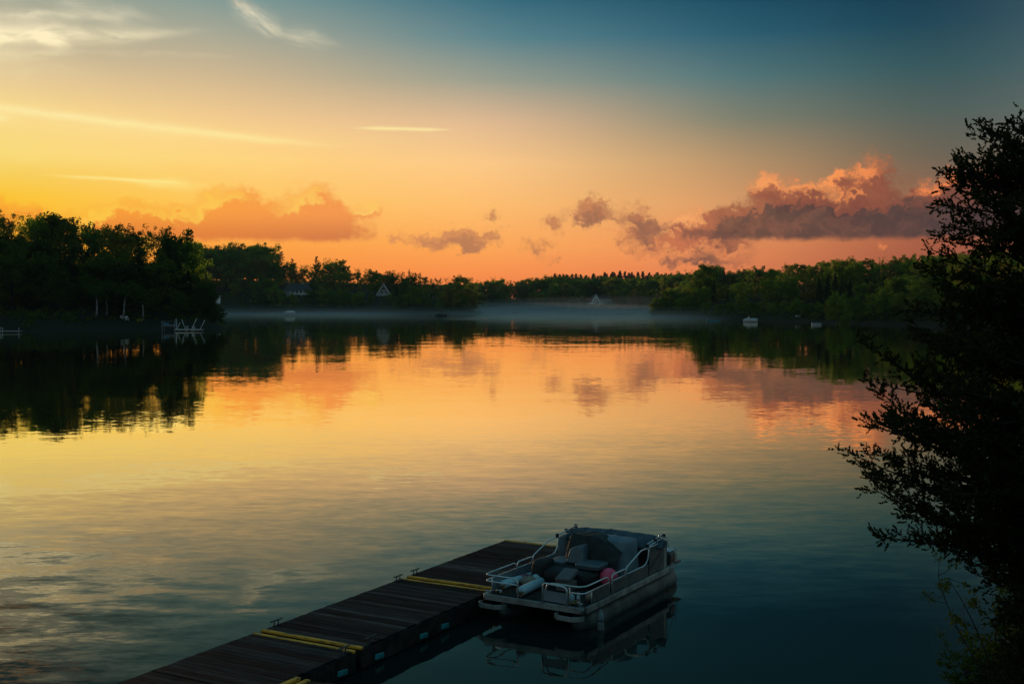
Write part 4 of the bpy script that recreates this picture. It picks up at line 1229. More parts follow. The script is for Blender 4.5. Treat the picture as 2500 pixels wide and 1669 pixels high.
# outboard on the transom
mt = thing('outboard_motor', None, None); mt.parent = boat
MB().box((0.84, 4.58, 0.70), (0.34, 0.36, 0.26), bevel=0.05).build('cowl', 'motor_brown', mt)
MB().box((0.84, 4.58, 0.85), (0.30, 0.32, 0.05), bevel=0.02).build('cowl_top', 'white_plastic', mt)
MB().box((0.84, 4.58, 0.30), (0.10, 0.16, 0.62), bevel=0.02).build('shaft', 'motor_brown', mt)
MB().box((0.84, 4.26, 0.50), (0.5, 0.42, 0.10), bevel=0.01).build('bracket', 'aluminium_dull', mt)
MB().tube([(0.66, 4.70, 0.86), (0.66, 4.70, 0.92), (1.02, 4.70, 0.92), (1.02, 4.70, 0.86)], 0.008, 6).build('handle', 'aluminium', mt)
# swim ladder folded at the starboard quarter
ld = thing('ladder', None, None); ld.parent = boat
for dx_ in (0.0, 0.22):
    MB().tube(arc_pts([(-0.2 + dx_, 4.08, 0.62), (-0.2 + dx_, 4.30, 0.50), (-0.2 + dx_, 4.40, 0.05)], 0.08), 0.014, 8).build('side_rail', 'aluminium', ld)
for f in (0.25, 0.45, 0.65, 0.85):
    MB().tube([(-0.2, 4.30 + 0.10 * f, 0.50 - 0.45 * f), (0.02, 4.30 + 0.10 * f, 0.50 - 0.45 * f)], 0.012, 8).build('rung', 'aluminium', ld)
# seating: black moulded base, grey cushions, wedge between them
def superbox(c, size, e=0.35, nu=28, nv=16, squash=None):
    b = MB()
    def f(u, v):
        th = (u - 0.5) * 2 * math.pi; ph = (v - 0.5) * math.pi
        sg = lambda w, p: math.copysign(abs(w) ** p, w)
        x = sg(math.cos(ph), e) * sg(math.cos(th), e); y = sg(math.cos(ph), e) * sg(math.sin(th), e); z = sg(math.sin(ph), e)
        p = [c[0] + x * size[0] / 2, c[1] + y * size[1] / 2, c[2] + z * size[2] / 2]
        if squash: p = squash(p, x, y, z)
        return p
    return b.grid(f, nu, nv)
seat = thing('lounge_seat', None, None); seat.parent = boat
superbox((-0.05, 1.80, 0.765), (1.30, 1.00, 0.33), 0.4, squash=lambda p, x, y, z: [p[0] - 0.10 * max(0, -x) * (z + 1) * 0.5, p[1], p[2]]).build('seat_base', 'seat_black', seat)
c1 = superbox((-0.44, 2.02, 0.955), (0.40, 0.56, 0.09), 0.3).build('cushion', 'vinyl_grey', seat)
c2 = superbox((0.35, 1.86, 0.985), (0.56, 0.54, 0.11), 0.3).build('cushion', 'vinyl_grey', seat)
def piping(par, c, size, zz):
    sg = lambda w, p: math.copysign(abs(w) ** p, w)
    MB().tube([(c[0] + sg(math.cos(a), .3) * size[0] / 2, c[1] + sg(math.sin(a), .3) * size[1] / 2, zz) for a in [k * math.pi / 20 for k in range(40)]], 0.007, 6, closed=True).build('piping', 'cover_dark', par)
piping(c1, (-0.44, 2.02), (0.404, 0.564), 0.965); piping(c2, (0.35, 1.86), (0.564, 0.544), 0.995)
for yy in (1.75, 1.97): MB().tube([(0.09, yy, 1.0405), (0.61, yy, 1.0405)], 0.004, 5).build('seam', 'cover_dark', c2)
superbox((-0.08, 2.12, 1.12), (0.38, 0.36, 0.36), 0.28, squash=lambda p, x, y, z: [p[0] + 0.03 * z * (-x), p[1] + 0.05 * z, p[2] + 0.05 * x * (z + 1) * .5]).build('armrest', 'vinyl_grey', seat)
superbox((-0.62, 1.55, 0.86), (0.34, 0.62, 0.46), 0.6).build('arm_pod', 'seat_black', seat)
# helm console under a pale cover
def console(u, v):
    th = u * 2 * math.pi
    cx, sy = math.cos(th), math.sin(th)
    sg = lambda w, p: math.copysign(abs(w) ** p, w)
    k = min(1.0, v / 0.72)
    if v <= 0.72:
        rx, ry, z = 0.50 - 0.045 * k, 0.40 - 0.05 * k, 0.61 + 0.72 * k
    else:
        q = (v - 0.72) / 0.28
        rx = 0.455 * math.cos(q * math.pi / 2) ** 0.55; ry = 0.35 * math.cos(q * math.pi / 2) ** 0.55; z = 1.33 + 0.09 * math.sin(q * math.pi / 2)
    w = 1 + 0.018 * math.sin(5 * th + 4 * v) * (1 - k * 0.4) + 0.012 * math.sin(11 * th + 2)
    fold = 0.018 * math.sin(9 * v + 2 * th) if v > 0.5 else 0
    return (0.38 + rx * w * sg(cx, 0.55), 2.86 + ry * w * sg(sy, 0.55), z + fold + 0.04 * sy * (k > 0.99) * -1)
MB().grid(console, 48, 26).build('covered_console', 'cover_grey', boat)
# dark tarp thrown over the helm seat in front of it
def tarp(u, v):
    x = -0.46 + 1.20 * u
    y = 2.16 + 0.66 * v
    top = 1.49 - 0.9 * max(0.0, u - 0.60) ** 1.15 * 1.1
    edge = max(abs(2 * v - 1) - 0.62, 0) / 0.38
    eu = max(0.0, 0.10 - u) / 0.10
    z = top - 0.52 * edge ** 1.2 - 0.45 * eu ** 1.4 + 0.012 * math.sin(11 * u + 5 * v) + 0.006 * math.sin(23 * u - 9 * v)
    z -= 0.10 * math.sin(u * 9 + 1) ** 2 * edge
    return (x - 0.03 * eu, y - 0.10 * (v < 0.5) * edge + 0.05 * (v > 0.5) * edge, max(z, 0.80))
MB().grid(tarp, 44, 26).build('tarp', 'cover_dark', boat)
MB().box((0.05, 2.50, 0.96), (0.60, 0.26, 0.72), bevel=0.05).build('helm_seat', 'seat_black', boat)
cl = cleat_me.copy(); cl.materials.clear(); cl.materials.append(MATS['chrome'])
for x, y, r in ((-1.03, 0.06, 0.4), (0.99, 0.12, -0.5)):
    o = link('cleat', cl, None, boat, (x, y, 0.612), (0, 0, r)); o.scale = (0.55, 0.55, 0.55)
MB().box((-0.82, 0.10, 0.665), (0.13, 0.07, 0.08), bevel=0.02).build('bow_light', 'chrome', boat)
MB().box((0.62, 0.05, 0.65), (0.10, 0.06, 0.06), bevel=0.02).build('bow_light', 'chrome', boat)

# ---- things lying in the boat
def lie(name, label, cat, b, mat, group=None):
    o = b.build(name, mat, None, tuple(B_LOC), (0, 0, B_RZ))
    o.scale = (BS, BS, BS)
    return tag(o, label, cat, group)
def foam_tube(p0, p1, r, label, band=False):
    p0 = Vector(p0); p1 = Vector(p1); d = (p1 - p0); L = d.length
    t = thing('foam_tube', label, 'tube', tuple(B_LOC), B_RZ, 'white foam tubes in the bow'); t.scale = (BS,) * 3
    MB().lathe([(0.0, r * 0.62), (0.0, r), (0.01, r * 1.01), (L, r * 1.0)], p0, d, 22).build('shell', 'white_plastic', t)
    MB().lathe([(0.012, r * 0.60), (-0.004, r * 0.62), (-0.004, r * 0.93), (0.004, r * 0.99)], p0, d, 22, caps=False).build('cut_end', 'foam_cut', t)
    MB().lathe([(0.0, r * 0.6), (0.001, r * .3)], p0 - d.normalized() * 0.001, d, 18).build('bore', 'black_rubber', t)  # flat black disc painted in for the dark inside of the tube
    if band:
        for f0, f1, mt_ in ((0.60, 0.67, 'red_paint'), (0.67, 0.78, 'navy_paint'), (0.78, 0.82, 'red_paint')):
            MB().lathe([(L * f0, r * 1.012), (L * f1, r * 1.012)], p0, d, 22, caps=False).build('band', mt_, t)
foam_tube((-0.36, 0.16, 0.71), (-0.40, 1.05, 0.71), 0.095, 'plain white foam tube with a tan cut end at the bow opening')
foam_tube((-0.97, 0.48, 0.70), (-0.83, 1.42, 0.70), 0.088, 'white foam tube with red and blue bands along the dock side', True)
lie('burlap_bag', 'small tan bag lying between the two white foam tubes', 'bag', superbox((-0.68, 1.02, 0.70), (0.24, 0.32, 0.19), 0.75, 20, 12, lambda p, x, y, z: [p[0] + 0.015 * math.sin(9 * y), p[1], p[2] + 0.02 * math.sin(7 * x + 3 * y)]), 'burlap')
lie('bucket', 'short white bucket on its side behind the tan bag', 'bucket', MB().lathe([(0, 0.085), (0.0, 0.10), (0.26, 0.085), (0.262, 0.02)], (-0.62, 1.22, 0.705), (0.1, 1, 0.05), 18), 'white_plastic')
ck = thing('cooler', 'grey cooler box with a raised tilted lid in the bow', 'cooler', tuple(B_LOC), B_RZ); ck.scale = (BS,) * 3
MB().box((0.16, 1.12, 0.70), (0.32, 0.36, 0.19), bevel=0.02).build('box', 'cooler_base', ck)
MB().box((0.17, 1.12, 0.90), (0.34, 0.42, 0.10), bevel=0.02, M=Matrix.Rotation(0.35, 4, 'X') @ Matrix.Rotation(-0.06, 4, 'Y')).build('lid', 'cooler_grey', ck)
MB().box((0.10, 0.98, 0.79), (0.04, 0.04, 0.08)).build('latch', 'black_rubber', ck)
bu = thing('mooring_buoy', 'round bright pink buoy on the deck of the pontoon boat', 'buoy', tuple(on_boat(0.74, 1.86, 0)), 0)
def ball(u, v):
    th = u * 2 * math.pi; ph = (v - 0.5) * math.pi
    return (0.193 * math.cos(ph) * math.cos(th), 0.193 * math.cos(ph) * math.sin(th), 0.795 + 0.195 * math.sin(ph))
MB().grid(ball, 36, 22).build('ball', 'buoy_pink', bu)
MB().lathe([(0, 0.05), (0.03, 0.045), (0.06, 0.03)], (0.09, -0.12, 0.66), (0.55, -0.7, -0.3), 12).build('eye', 'black_rubber', bu)
lie('rolled_towel', 'rolled beige towel lying along the starboard rail', 'towel', MB().tube([(0.98, 0.50, 0.69), (0.99, 0.8, 0.70), (0.97, 1.12, 0.70)], 0.075, 12), 'burlap')
for k, (x, y, r, h, lb) in enumerate(((0.66, 0.40, 0.055, 0.16, 'wider white jug behind the bow gate of the pontoon boat'), (0.82, 0.38, 0.035, 0.18, 'slim white bottle with a red band behind the bow gate'))):
    bt = thing('bottle', lb, 'bottle', tuple(B_LOC), B_RZ); bt.scale = (BS,) * 3
    MB().lathe([(0, r * 0.9), (0.01, r), (h * 0.7, r), (h * 0.85, r * 0.5), (h, r * 0.4)], (x, y, 0.60), (0, 0, 1), 14).build('body', 'white_plastic', bt)
    MB().lathe([(0, r * 0.45), (0.025, r * 0.45)], (x, y, 0.60 + h), (0, 0, 1), 12).build('cap', 'red_paint' if k else 'navy_paint', bt)
    if k: MB().lathe([(0.05, r * 1.02), (0.075, r * 1.02)], (x, y, 0.60), (0, 0, 1), 14, caps=False).build('band', 'red_paint', bt)
rr_ = random.Random(5)
pts = []
for i in range(90):
    t_ = i / 89
    a = t_ * 24
    pts.append((0.72 + 0.17 * math.cos(a) * (0.5 + 0.5 * math.sin(a * 0.37)) + 0.10 * math.sin(a * 0.21), 0.30 + 0.13 * math.sin(a * 0.9 + 0.4) + 0.05 * math.cos(a * 2.3), 0.612 + 0.012 * (1 + math.sin(a * 1.7))))
lie('rope', 'loose heap of yellow rope on the bow deck beside the gate', 'rope', MB().tube(pts, 0.008, 6), 'rope_yellow')
fd = thing('fender', 'pale hanging fender on the starboard bow of the pontoon boat', 'fender', tuple(B_LOC), B_RZ); fd.scale = (BS,) * 3
MB().lathe([(0, 0.012), (0.03, 0.02), (0.08, 0.055), (0.14, 0.068), (0.26, 0.068), (0.40, 0.066), (0.46, 0.05), (0.49, 0.02)], (1.23, 0.50, 0.50), (0.02, 0.03, -1), 18).build('body', 'fender_grey', fd)
MB().lathe([(0.20, 0.0695), (0.225, 0.0695)], (1.23, 0.50, 0.50), (0.02, 0.03, -1), 18, caps=False).build('band', 'black_rubber', fd)
MB().tube([(1.23, 0.50, 0.50), (1.19, 0.49, 0.62), (1.10, 0.48, 0.86)], 0.006, 6).build('line', 'rope_dark', fd)
# mooring line to the dock
ml = [on_boat(-1.03, 0.06, 0.66), on_boat(-1.2, 0.1, 0.60), on_boat(-1.42, 0.05, 0.47), on_boat(-1.55, 0.02, 0.43)]
o = MB().tube(ml, 0.008, 6).build('mooring_line', 'rope_dark'); tag(o, 'short dark line tying the boat bow to the dock', 'rope')

# ------------------------------------------------------------------ the red cedar on the near shore, right
def cedar():
    rng = np.random.default_rng(11)
    TX, TY = 8.25, 16.0
    g0 = gz(TX, TY)
    zs = [0.6, 1.1, 1.83, 2.5, 2.97, 3.2, 3.5, 4.23, 4.57, 5.17, 5.5, 5.77, 6.06, 6.63, 7.26, 7.7, 8.23, 8.63, 9.09, 9.7]
    rs = [1.9, 1.9, 1.75, 1.8, 2.2, 2.9, 3.4, 3.65, 3.5, 3.6, 3.4, 2.85, 2.7, 2.65, 2.65, 2.5, 2.25, 2.0, 0.95, 0.25]
    prof = lambda z: float(np.interp(z, zs, rs))
    w = Wood()
    trunk = np.array([[0.05 * math.sin(z), 0.05 * math.cos(1.3 * z), z - g0] for z in np.linspace(g0 - 0.4, 9.3, 12)])
    w.limb(trunk, 0.17, 0.03, 10)
    # one spray: a feathery fan of small scale-leaf twigs, made once and stamped many times
    SP, SD, SL = [], [], []
    def sprays(p, d, n, L):
        for _ in range(n):
            q = d + rng.normal(size=3) * 0.8 + np.array([0, 0, 0.12]); q /= np.linalg.norm(q)
            SP.append(p + rng.normal(size=3) * 0.03); SD.append(q); SL.append(L * (0.7 + 0.6 * rng.random()))
    for i in range(172):
        z = 0.75 + 8.5 * ((i + rng.random()) / 172) ** 0.97
        a = math.pi + rng.normal() * 0.65 if rng.random() < 0.82 else rng.random() * 6.283
        r = prof(z) * (0.72 + 0.30 * rng.random())
        if z > 5.9 and rng.random() < 0.18: continue
        if z < 3.1: r *= 0.75
        p0 = np.array([0, 0, z - g0 - 0.22 * r - 0.1])
        d0 = np.array([math.cos(a), math.sin(a), 0.05 + 0.12 * rng.normal()])
        pts = bend(p0, d0, r * 1.02, rng, 7, 0.07, 0.035 if z > 3 else 0.0)
        w.limb(pts, 0.028 + 0.012 * r / 3, 0.006, 5)
        seg = r / 7
        nsub = max(6, int(r * 6.5))
        for k in range(nsub):
            t = 0.22 + 0.78 * (k + rng.random()) / nsub
            x = t * 7; j = min(int(x), 6); f = x - j
            b = pts[j] * (1 - f) + pts[j + 1] * f
            dm = pts[j + 1] - pts[j]; dm /= np.linalg.norm(dm)
            side = (1 if k % 2 else -1) * (0.5 + 0.6 * rng.random())
            ca, sa = math.cos(side), math.sin(side)
            d = np.array([dm[0] * ca - dm[1] * sa, dm[0] * sa + dm[1] * ca, dm[2] + rng.normal() * 0.35])
            L = (0.18 + 0.48 * (1.05 - t)) * (0.7 + 0.6 * rng.random())
            if t > 0.93: d = dm + rng.normal(size=3) * 0.15; L = 0.22
            sp = bend(b, d, L, rng, 3, 0.15, 0.06)
            w.limb(sp, 0.008, 0.003, 3)
            m = max(3, int(L / 0.068))
            for q in range(m):
                u = (q + 0.6) / m * 3; jj = min(int(u), 2); ff = u - jj
                sprays(sp[jj] * (1 - ff) + sp[jj + 1] * ff, (sp[jj + 1] - sp[jj]) / (np.linalg.norm(sp[jj + 1] - sp[jj]) + 1e-9), 3, 0.108)
    SP = np.array(SP); SD = np.array(SD); SL = np.array(SL)
    n = len(SP)
    ref = rng.normal(size=(n, 3)); A = np.cross(SD, ref); A /= np.linalg.norm(A, axis=1, keepdims=True)
    B = np.cross(SD, A)
    Vs = []
    K = 9
    for k in range(K):                                      # twiglets along and around the axis
        t = 0.12 + 0.88 * k / (K - 1)
        ph = rng.random(n) * 6.283
        o = (A * np.cos(ph)[:, None] + B * np.sin(ph)[:, None])
        c = SP + SD * (SL * t)[:, None]
        dirv = SD * 0.75 + o * (0.75 * (1 - 0.6 * t)); dirv /= np.linalg.norm(dirv, axis=1, keepdims=True)
        L = (SL * 0.36)[:, None]
        sidev = np.cross(dirv, o + 0.3 * A); sidev /= np.linalg.norm(sidev, axis=1, keepdims=True) + 1e-9
        wv = sidev * (SL * 0.15)[:, None]
        Vs.append(np.stack([c, c + dirv * L * 0.5 - wv, c + dirv * L, c + dirv * L * 0.5 + wv], 1))
    V = np.stack(Vs, 1).reshape(-1, 3)
    F = np.arange(len(V)).reshape(-1, 4)
    t = thing('cedar_tree', 'tall dark red cedar filling the right edge of the picture', 'tree', (TX, TY, g0))
    link('trunk', w.mesh('trunk'), 'bark', t)
    link('crown', np_mesh('crown', V, F), 'leaf_cedar', t)
    print('cedar quads', len(F))
cedar()
leaf_material('leaf_shrub', [(0.0, (0.060, 0.095, 0.026)), (1.0, (0.075, 0.11, 0.03))], 0.45)
def shrub(x, y, h, r, seed, label, per=70):
    rng = np.random.default_rng(seed)
    w = Wood(); cen = []; rad = []
    for k in range(9):
        a = k * 2.4
        p = bend((0, 0, -0.2), (0.45 * math.cos(a), 0.45 * math.sin(a), 1), h * (0.7 + 0.3 * rng.random()), rng, 5, 0.12, 0.02)
        w.limb(p, 0.018, 0.005, 5)
        for j in (2, 3, 4, 5):
            for _ in range(2):
                d = rng.normal(size=3); d[2] = abs(d[2]) * 0.4
                q = bend(p[j], d, r * (0.35 + 0.4 * rng.random()), rng, 3, 0.2)
                w.limb(q, 0.007, 0.002, 3); cen += [q[2], q[3]]; rad += [0.12, 0.12]
    V, F = leaf_cloud(rng, cen, rad, per // 3, 0.055, 0.8, 0.2)
    t = thing('leafy_shrub', label, 'shrub', (x, y, gz(x, y)))
    link('stems', w.mesh('stems'), 'bark', t); link('foliage', np_mesh('foliage', V, F), 'leaf_shrub', t)
shrub(7.75, 17.9, 2.3, 1.0, 5, 'thin-leaved green shrub under the cedar at the lower right')
shrub(7.7, 18.7, 1.0, 0.9, 6, 'low dark shrub at the water in the lower right corner')

# ------------------------------------------------------------------ things across the lake
solid('white_paint', (0.78, 0.80, 0.80), 0.45, var=0.05, nscale=1.5)
solid('house_white', (0.34, 0.38, 0.38), 0.7, var=0.06, nscale=0.8)
solid('house_grey', (0.20, 0.25, 0.27), 0.7, var=0.08, nscale=0.8)
solid('roof_dark', (0.040, 0.048, 0.056), 0.8, var=0.15, nscale=1.2)
solid('glass_dark', (0.012, 0.016, 0.020), 0.08, var=0.05)
solid('boat_blue', (0.01, 0.22, 0.42), 0.4)
solid('kayak_yellow', (0.46, 0.44, 0.10), 0.5)
solid('hull_dark', (0.03, 0.035, 0.04), 0.4)
solid('teal_plastic', (0.05, 0.28, 0.34), 0.5)
solid('pale_wood', (0.42, 0.44, 0.44), 0.8, var=0.15, nscale=2)
solid('orange_hull', (0.60, 0.22, 0.10), 0.5)

def hull(L, Wd, H, bow=0.35, n=12):
    """boat hull mesh: stern at -L/2, pointed bow at +L/2 along x"""
    b = MB(); V = []; F = []
    for i in range(n + 1):
        t = i / n; x = -L / 2 + L * t
        k = 1.0 if t < 1 - bow else math.sqrt(max(0.0, 1 - ((t - 1 + bow) / bow) ** 2))
        wd = Wd / 2 * max(k, 0.02); sh = H * (1 + 0.25 * max(0, t - 0.6))
        V += [(x, -wd, sh), (x - 0.04 * L * (t > .7), -wd * 0.72, 0.12 * H), (x - 0.06 * L * (t > .7), 0, -0.15 * H), (x - 0.04 * L * (t > .7), wd * 0.72, 0.12 * H), (x, wd, sh)]
    for i in range(n):
        for j in range(4): F.append((i * 5 + j, i * 5 + j + 1, (i + 1) * 5 + j + 1, (i + 1) * 5 + j))
    F.append((0, 1, 2, 3, 4)[::-1])
    for i in range(n): F.append((i * 5 + 4, i * 5, (i + 1) * 5, (i + 1) * 5 + 4))      # deck
    return b.add(V, F)
def wthing(name, label, cat, px, py, group=None, rz=0.0, z=0.0):
    p = at_z(px, py, z)
    return thing(name, label, cat, (p.x, p.y, z), rz, group)

# white covered pontoon boat in the left bay (about 7 m long)
t = wthing('covered_pontoon_boat', 'white canopied pontoon boat anchored in the left bay', 'boat', 708, 770, rz=0.05)
for y in (-0.8, 0.8): MB().lathe([(-3.6, 0.1), (-3.3, 0.3), (3.0, 0.32), (3.7, 0.1)], (0, y, 0.2), (1, 0, 0), 12).build('pontoon', 'aluminium_dull', t)
MB().box((0, 0, 0.62), (7.0, 2.4, 0.18), bevel=0.03).build('deck', 'white_paint', t)
MB().box((0.0, -1.2, 1.05), (5.6, 0.05, 0.62), bevel=0.02).build('side_panel', 'panel_grey', t)
MB().box((0.0, 1.2, 1.05), (5.6, 0.05, 0.62), bevel=0.02).build('side_panel', 'panel_grey', t)
MB().grid(lambda u, v: (-1.6 + 4.2 * u, -1.25 + 2.5 * v, 2.15 + 0.28 * math.sin(math.pi * v) - 0.5 * max(0, u - .85) / .15), 14, 8).build('canopy', 'white_paint', t)
MB().box((0.2, -1.22, 1.72), (4.6, 0.02, 0.66)).build('curtain', 'white_paint', t)
MB().box((0.2, 1.22, 1.72), (4.6, 0.02, 0.66)).build('curtain', 'white_paint', t)
for x in (-3.1, -1.6, 0.6, 2.5):
    for y in (-1.2, 1.2): MB().tube([(x, y, 0.7), (x, y, 2.1)], 0.05, 6).build('canopy_pole', 'white_paint', t)
MB().box((-2.4, 0, 2.02), (1.7, 2.4, 0.10), bevel=0.03).build('rear_awning', 'white_paint', t)
# blue boat
t = wthing('blue_boat', 'small bright blue boat with a blue awning in the left bay', 'boat', 783, 766, rz=0.0)
hull(3.9, 1.6, 0.62, 0.4).build('hull', 'boat_blue', t)
MB().grid(lambda u, v: (-1.5 + 3.0 * u, -0.8 + 1.6 * v, 1.75 + 0.2 * math.sin(math.pi * v) * math.sin(math.pi * u)), 8, 6).build('awning', 'boat_blue', t)
for x in (-1.4, 1.4):
    for y in (-.7, .7): MB().tube([(x, y, 0.5), (x, y, 1.75)], 0.04, 6).build('awning_pole', 'hull_dark', t)
# dark boats off the second bank
t = wthing('dark_boat', 'low dark motorboat drifting off the bank across the left bay', 'boat', 1077, 771)
hull(6.0, 2.0, 0.7).build('hull', 'hull_dark', t)
superbox((-0.4, 0, 0.95), (3.0, 1.6, 0.7), 0.6).build('cover', 'canvas_blue', t)
t = wthing('dark_boat', 'dark humped boat with a long pole at the channel mouth', 'boat', 1172, 764, rz=0.1)
hull(5.2, 1.9, 0.7).build('hull', 'hull_dark', t)
superbox((0.0, 0, 1.3), (1.7, 1.5, 1.5), 0.7).build('cover', 'canvas_blue', t)
MB().tube([(1.5, 0, 0.7), (6.2, 0, 0.9)], 0.09, 6).build('pole', 'hull_dark', t)
# far boats and docks in the mist
t = wthing('far_boat', 'tiny pale boat with an orange hull at the far shore', 'boat', 1262, 763)
hull(6.2, 2.0, 0.9).build('hull', 'orange_hull', t); superbox((0.5, 0, 1.3), (3.2, 1.7, 1.0), 0.5).build('cabin', 'white_paint', t)
for px, py, L, lb in ((1408, 765, 5.0, 'short pale float in the mist left of the steep-roofed house'), (1522, 767, 8.0, 'long pale float in the mist right of the steep-roofed house')):
    t = wthing('far_float', lb, 'float', px, py, 'pale floats at the far shore')
    MB().box((0, 0, 0.28), (L, 2.2, 0.36), bevel=0.04).build('platform', 'pale_wood', t)
    for s in (-1, 1): MB().tube([(s * L * .45, 0, -0.8), (s * L * .45, 0, 1.0)], 0.08, 6).build('post', 'pale_wood', t)
# white cabin cruiser
t = wthing('motorboat', 'white cabin motorboat anchored off the right bank', 'boat', 1831, 786, rz=math.pi)
hull(5.0, 1.9, 0.85, 0.45, 16).build('hull', 'white_paint', t)
MB().box((0, 0, 0.12), (4.2, 1.5, 0.05)).build('waterline_stripe', 'hull_dark', t)
superbox((0.9, 0, 0.95), (1.9, 1.4, 0.5), 0.6).build('foredeck', 'white_paint', t)
MB().add([(1.0, -0.75, 1.0), (1.0, 0.75, 1.0), (0.55, 0.6, 1.65), (0.55, -0.6, 1.65)], [(0, 1, 2, 3)]).build('windscreen', 'panel_grey', t)
MB().tube(arc_pts([(0.9, -0.8, 0.95), (0.4, -0.75, 1.75), (0.4, 0.75, 1.75), (0.9, 0.8, 0.95)], 0.2), 0.07, 6).build('radar_arch', 'white_paint', t)
MB().tube(arc_pts([(-0.1, -0.8, 0.95), (0.25, -0.75, 1.7)], 0.2), 0.06, 6).build('arch_strut', 'white_paint', t)
superbox((-1.2, 0, 1.05), (2.2, 1.7, 0.45), 0.35).build('cockpit_cover', 'white_paint', t)
MB().tube([(-2.45, 0.3, 0.8), (-2.45, 0.3, 1.5)], 0.025, 6).build('stern_pole', 'aluminium', t)
# rowing boat and raft
t = wthing('rowing_boat', 'small white rowing boat with a blue cover near the right bank', 'boat', 1994, 793, rz=0.08)
hull(3.0, 1.2, 0.5).build('hull', 'white_paint', t); superbox((0, 0, 0.58), (2.9, 1.1, 0.22), 0.5).build('cover', 'navy_paint', t)
MB().box((-1.45, 0, 0.6), (0.14, 0.3, 0.5), bevel=.03).build('motor', 'white_paint', t)
t = wthing('swim_raft', 'low teal swim raft left of the white motorboat', 'raft', 1740, 784)
MB().box((0, 0, 0.22), (4.2, 2.6, 0.3), bevel=0.06).build('platform', 'teal_plastic', t)
for s in (-1, 1): MB().lathe([(-1.9, 0.2), (1.9, 0.2)], (0, s * 0.9, 0.05), (1, 0, 0), 10).build('float', 'teal_plastic', t)
# pale canoe on the right shore
d = bank_dist(1952, 1.2, 280, 620); p = at_y(1952, 780, d)
t = thing('canoe', 'pale canoe pulled up under the trees right of the motorboat', 'canoe', (p.x, p.y, gz(p.x, p.y) + 0.15), 0.3)
hull(3.2, 0.7, 0.35, 0.5).build('hull', 'white_paint', t)
MB().box((0.5, 0, 0.36), (0.12, 0.6, 0.04)).build('thwart', 'pale_wood', t)

# near left shore: garden chairs, overturned dinghy, docks
def garden_chair(px, dist, rz, label):
    p = at_y(px, 790, dist)
    t = thing('garden_chair', label, 'chair', (p.x, p.y, gz(p.x, p.y)), rz, 'white garden chairs on the left bank')
    for i in range(6):
        MB().box((-0.275 + i * 0.11, 0.30, 0.72), (0.10, 0.03, 0.78 + 0.10 * (1 - abs(i - 2.5) / 2.5)), bevel=0.01, M=Matrix.Rotation(-0.38, 4, 'X')).build('back_slat', 'white_paint', t)
    for i in range(5):
        MB().box((0, -0.32 + i * 0.12, 0.40 - 0.022 * i), (0.62, 0.11, 0.03), bevel=0.008).build('seat_slat', 'white_paint', t)
    for s in (-1, 1):
        MB().box((s * 0.38, -0.05, 0.62), (0.14, 0.80, 0.03), bevel=0.01).build('armrest', 'white_paint', t)
        MB().box((s * 0.34, -0.36, 0.31), (0.04, 0.10, 0.62)).build('leg', 'white_paint', t)
        MB().box((s * 0.31, 0.12, 0.26), (0.04, 0.95, 0.12), M=Matrix.Rotation(-0.25, 4, 'X')).build('leg', 'white_paint', t)
    return t
garden_chair(299, 277, -1.0, 'white slatted garden chair on the left bank, left of the pair')
c = garden_chair(310, 275, 0.5, 'white slatted garden chair on the left bank, right of the pair')
p = at_y(341, 790, 276)
t = thing('dinghy', 'yellow-green overturned dinghy lying right of the garden chairs', 'boat', (p.x, p.y, gz(p.x, p.y) + 0.05), 0.1)
superbox((0, 0, 0.22), (1.35, 0.8, 0.55), 0.85).build('hull', 'kayak_yellow', t)
MB().box((0, 0, 0.5), (1.1, 0.06, 0.06), bevel=.02).build('keel', 'kayak_yellow', t)
t = wthing('swim_dock', 'white swim dock with slanting poles and a ladder on the left shore', 'dock', 462, 808, rz=-0.06)
for i in range(24):
    MB().box((-3.1 + i * 0.27, 0, 0.42), (0.25, 1.5, 0.05)).build('plank', 'pale_wood', t)
MB().box((0, -0.76, 0.36), (6.4, 0.05, 0.14)).build('side_beam', 'white_paint', t)
MB().box((0, 0.76, 0.36), (6.4, 0.05, 0.14)).build('side_beam', 'white_paint', t)
for x in (-2.6, -1.2, 0.2, 1.6, 2.8): MB().lathe([(-0.6, 0.19), (0.6, 0.19)], (x, 0, 0.12), (0, 1, 0), 10).build('float', 'hull_dark', t)
for x0, x1, z1 in ((-3.1, -3.25, 2.9), (-3.0, -2.3, 2.0), (-1.0, -1.9, 2.7), (0.4, 1.6, 2.9), (2.4, 3.5, 2.5)):
    MB().tube([(x0, 0.3, 0.3), (x1, 0.5, z1)], 0.05, 6).build('pole', 'white_paint', t)
for x in (-0.5, -0.25, 0.9, 1.35):
    MB().tube(arc_pts([(x, -0.7, -0.3), (x, -0.7, 1.15), (x + 0.18, -0.6, 1.15), (x + 0.18, -0.6, 0.4)], 0.08), 0.035, 6).build('ladder_rail', 'white_paint', t)
for z in (0.1, 0.65, 0.9): MB().tube([(0.9, -0.7, z), (1.35, -0.7, z)], 0.03, 6).build('rung', 'white_paint', t)
t = wthing('boat_lift', 'dim boat lift with a small hull beside the swim dock', 'boat lift', 414, 807)
hull(2.6, 1.3, 0.5).build('hull', 'panel_grey', t, (0, 0, 0.9))
for x in (-1.5, 1.5):
    for y in (-0.8, 0.8): MB().tube([(x, y, -1.0), (x, y, 2.3)], 0.06, 6).build('post', 'panel_grey', t)
MB().box((0, 0, 2.2), (3.0, 0.10, 0.10)).build('beam', 'panel_dark', t)
MB().box((-0.7, 0, 1.5), (0.9, 0.8, 0.5), bevel=.1).build('cover', 'boat_blue', t)
t = wthing('left_dock', 'low dim dock with two white posts at the left edge of the lake', 'dock', 22, 812)
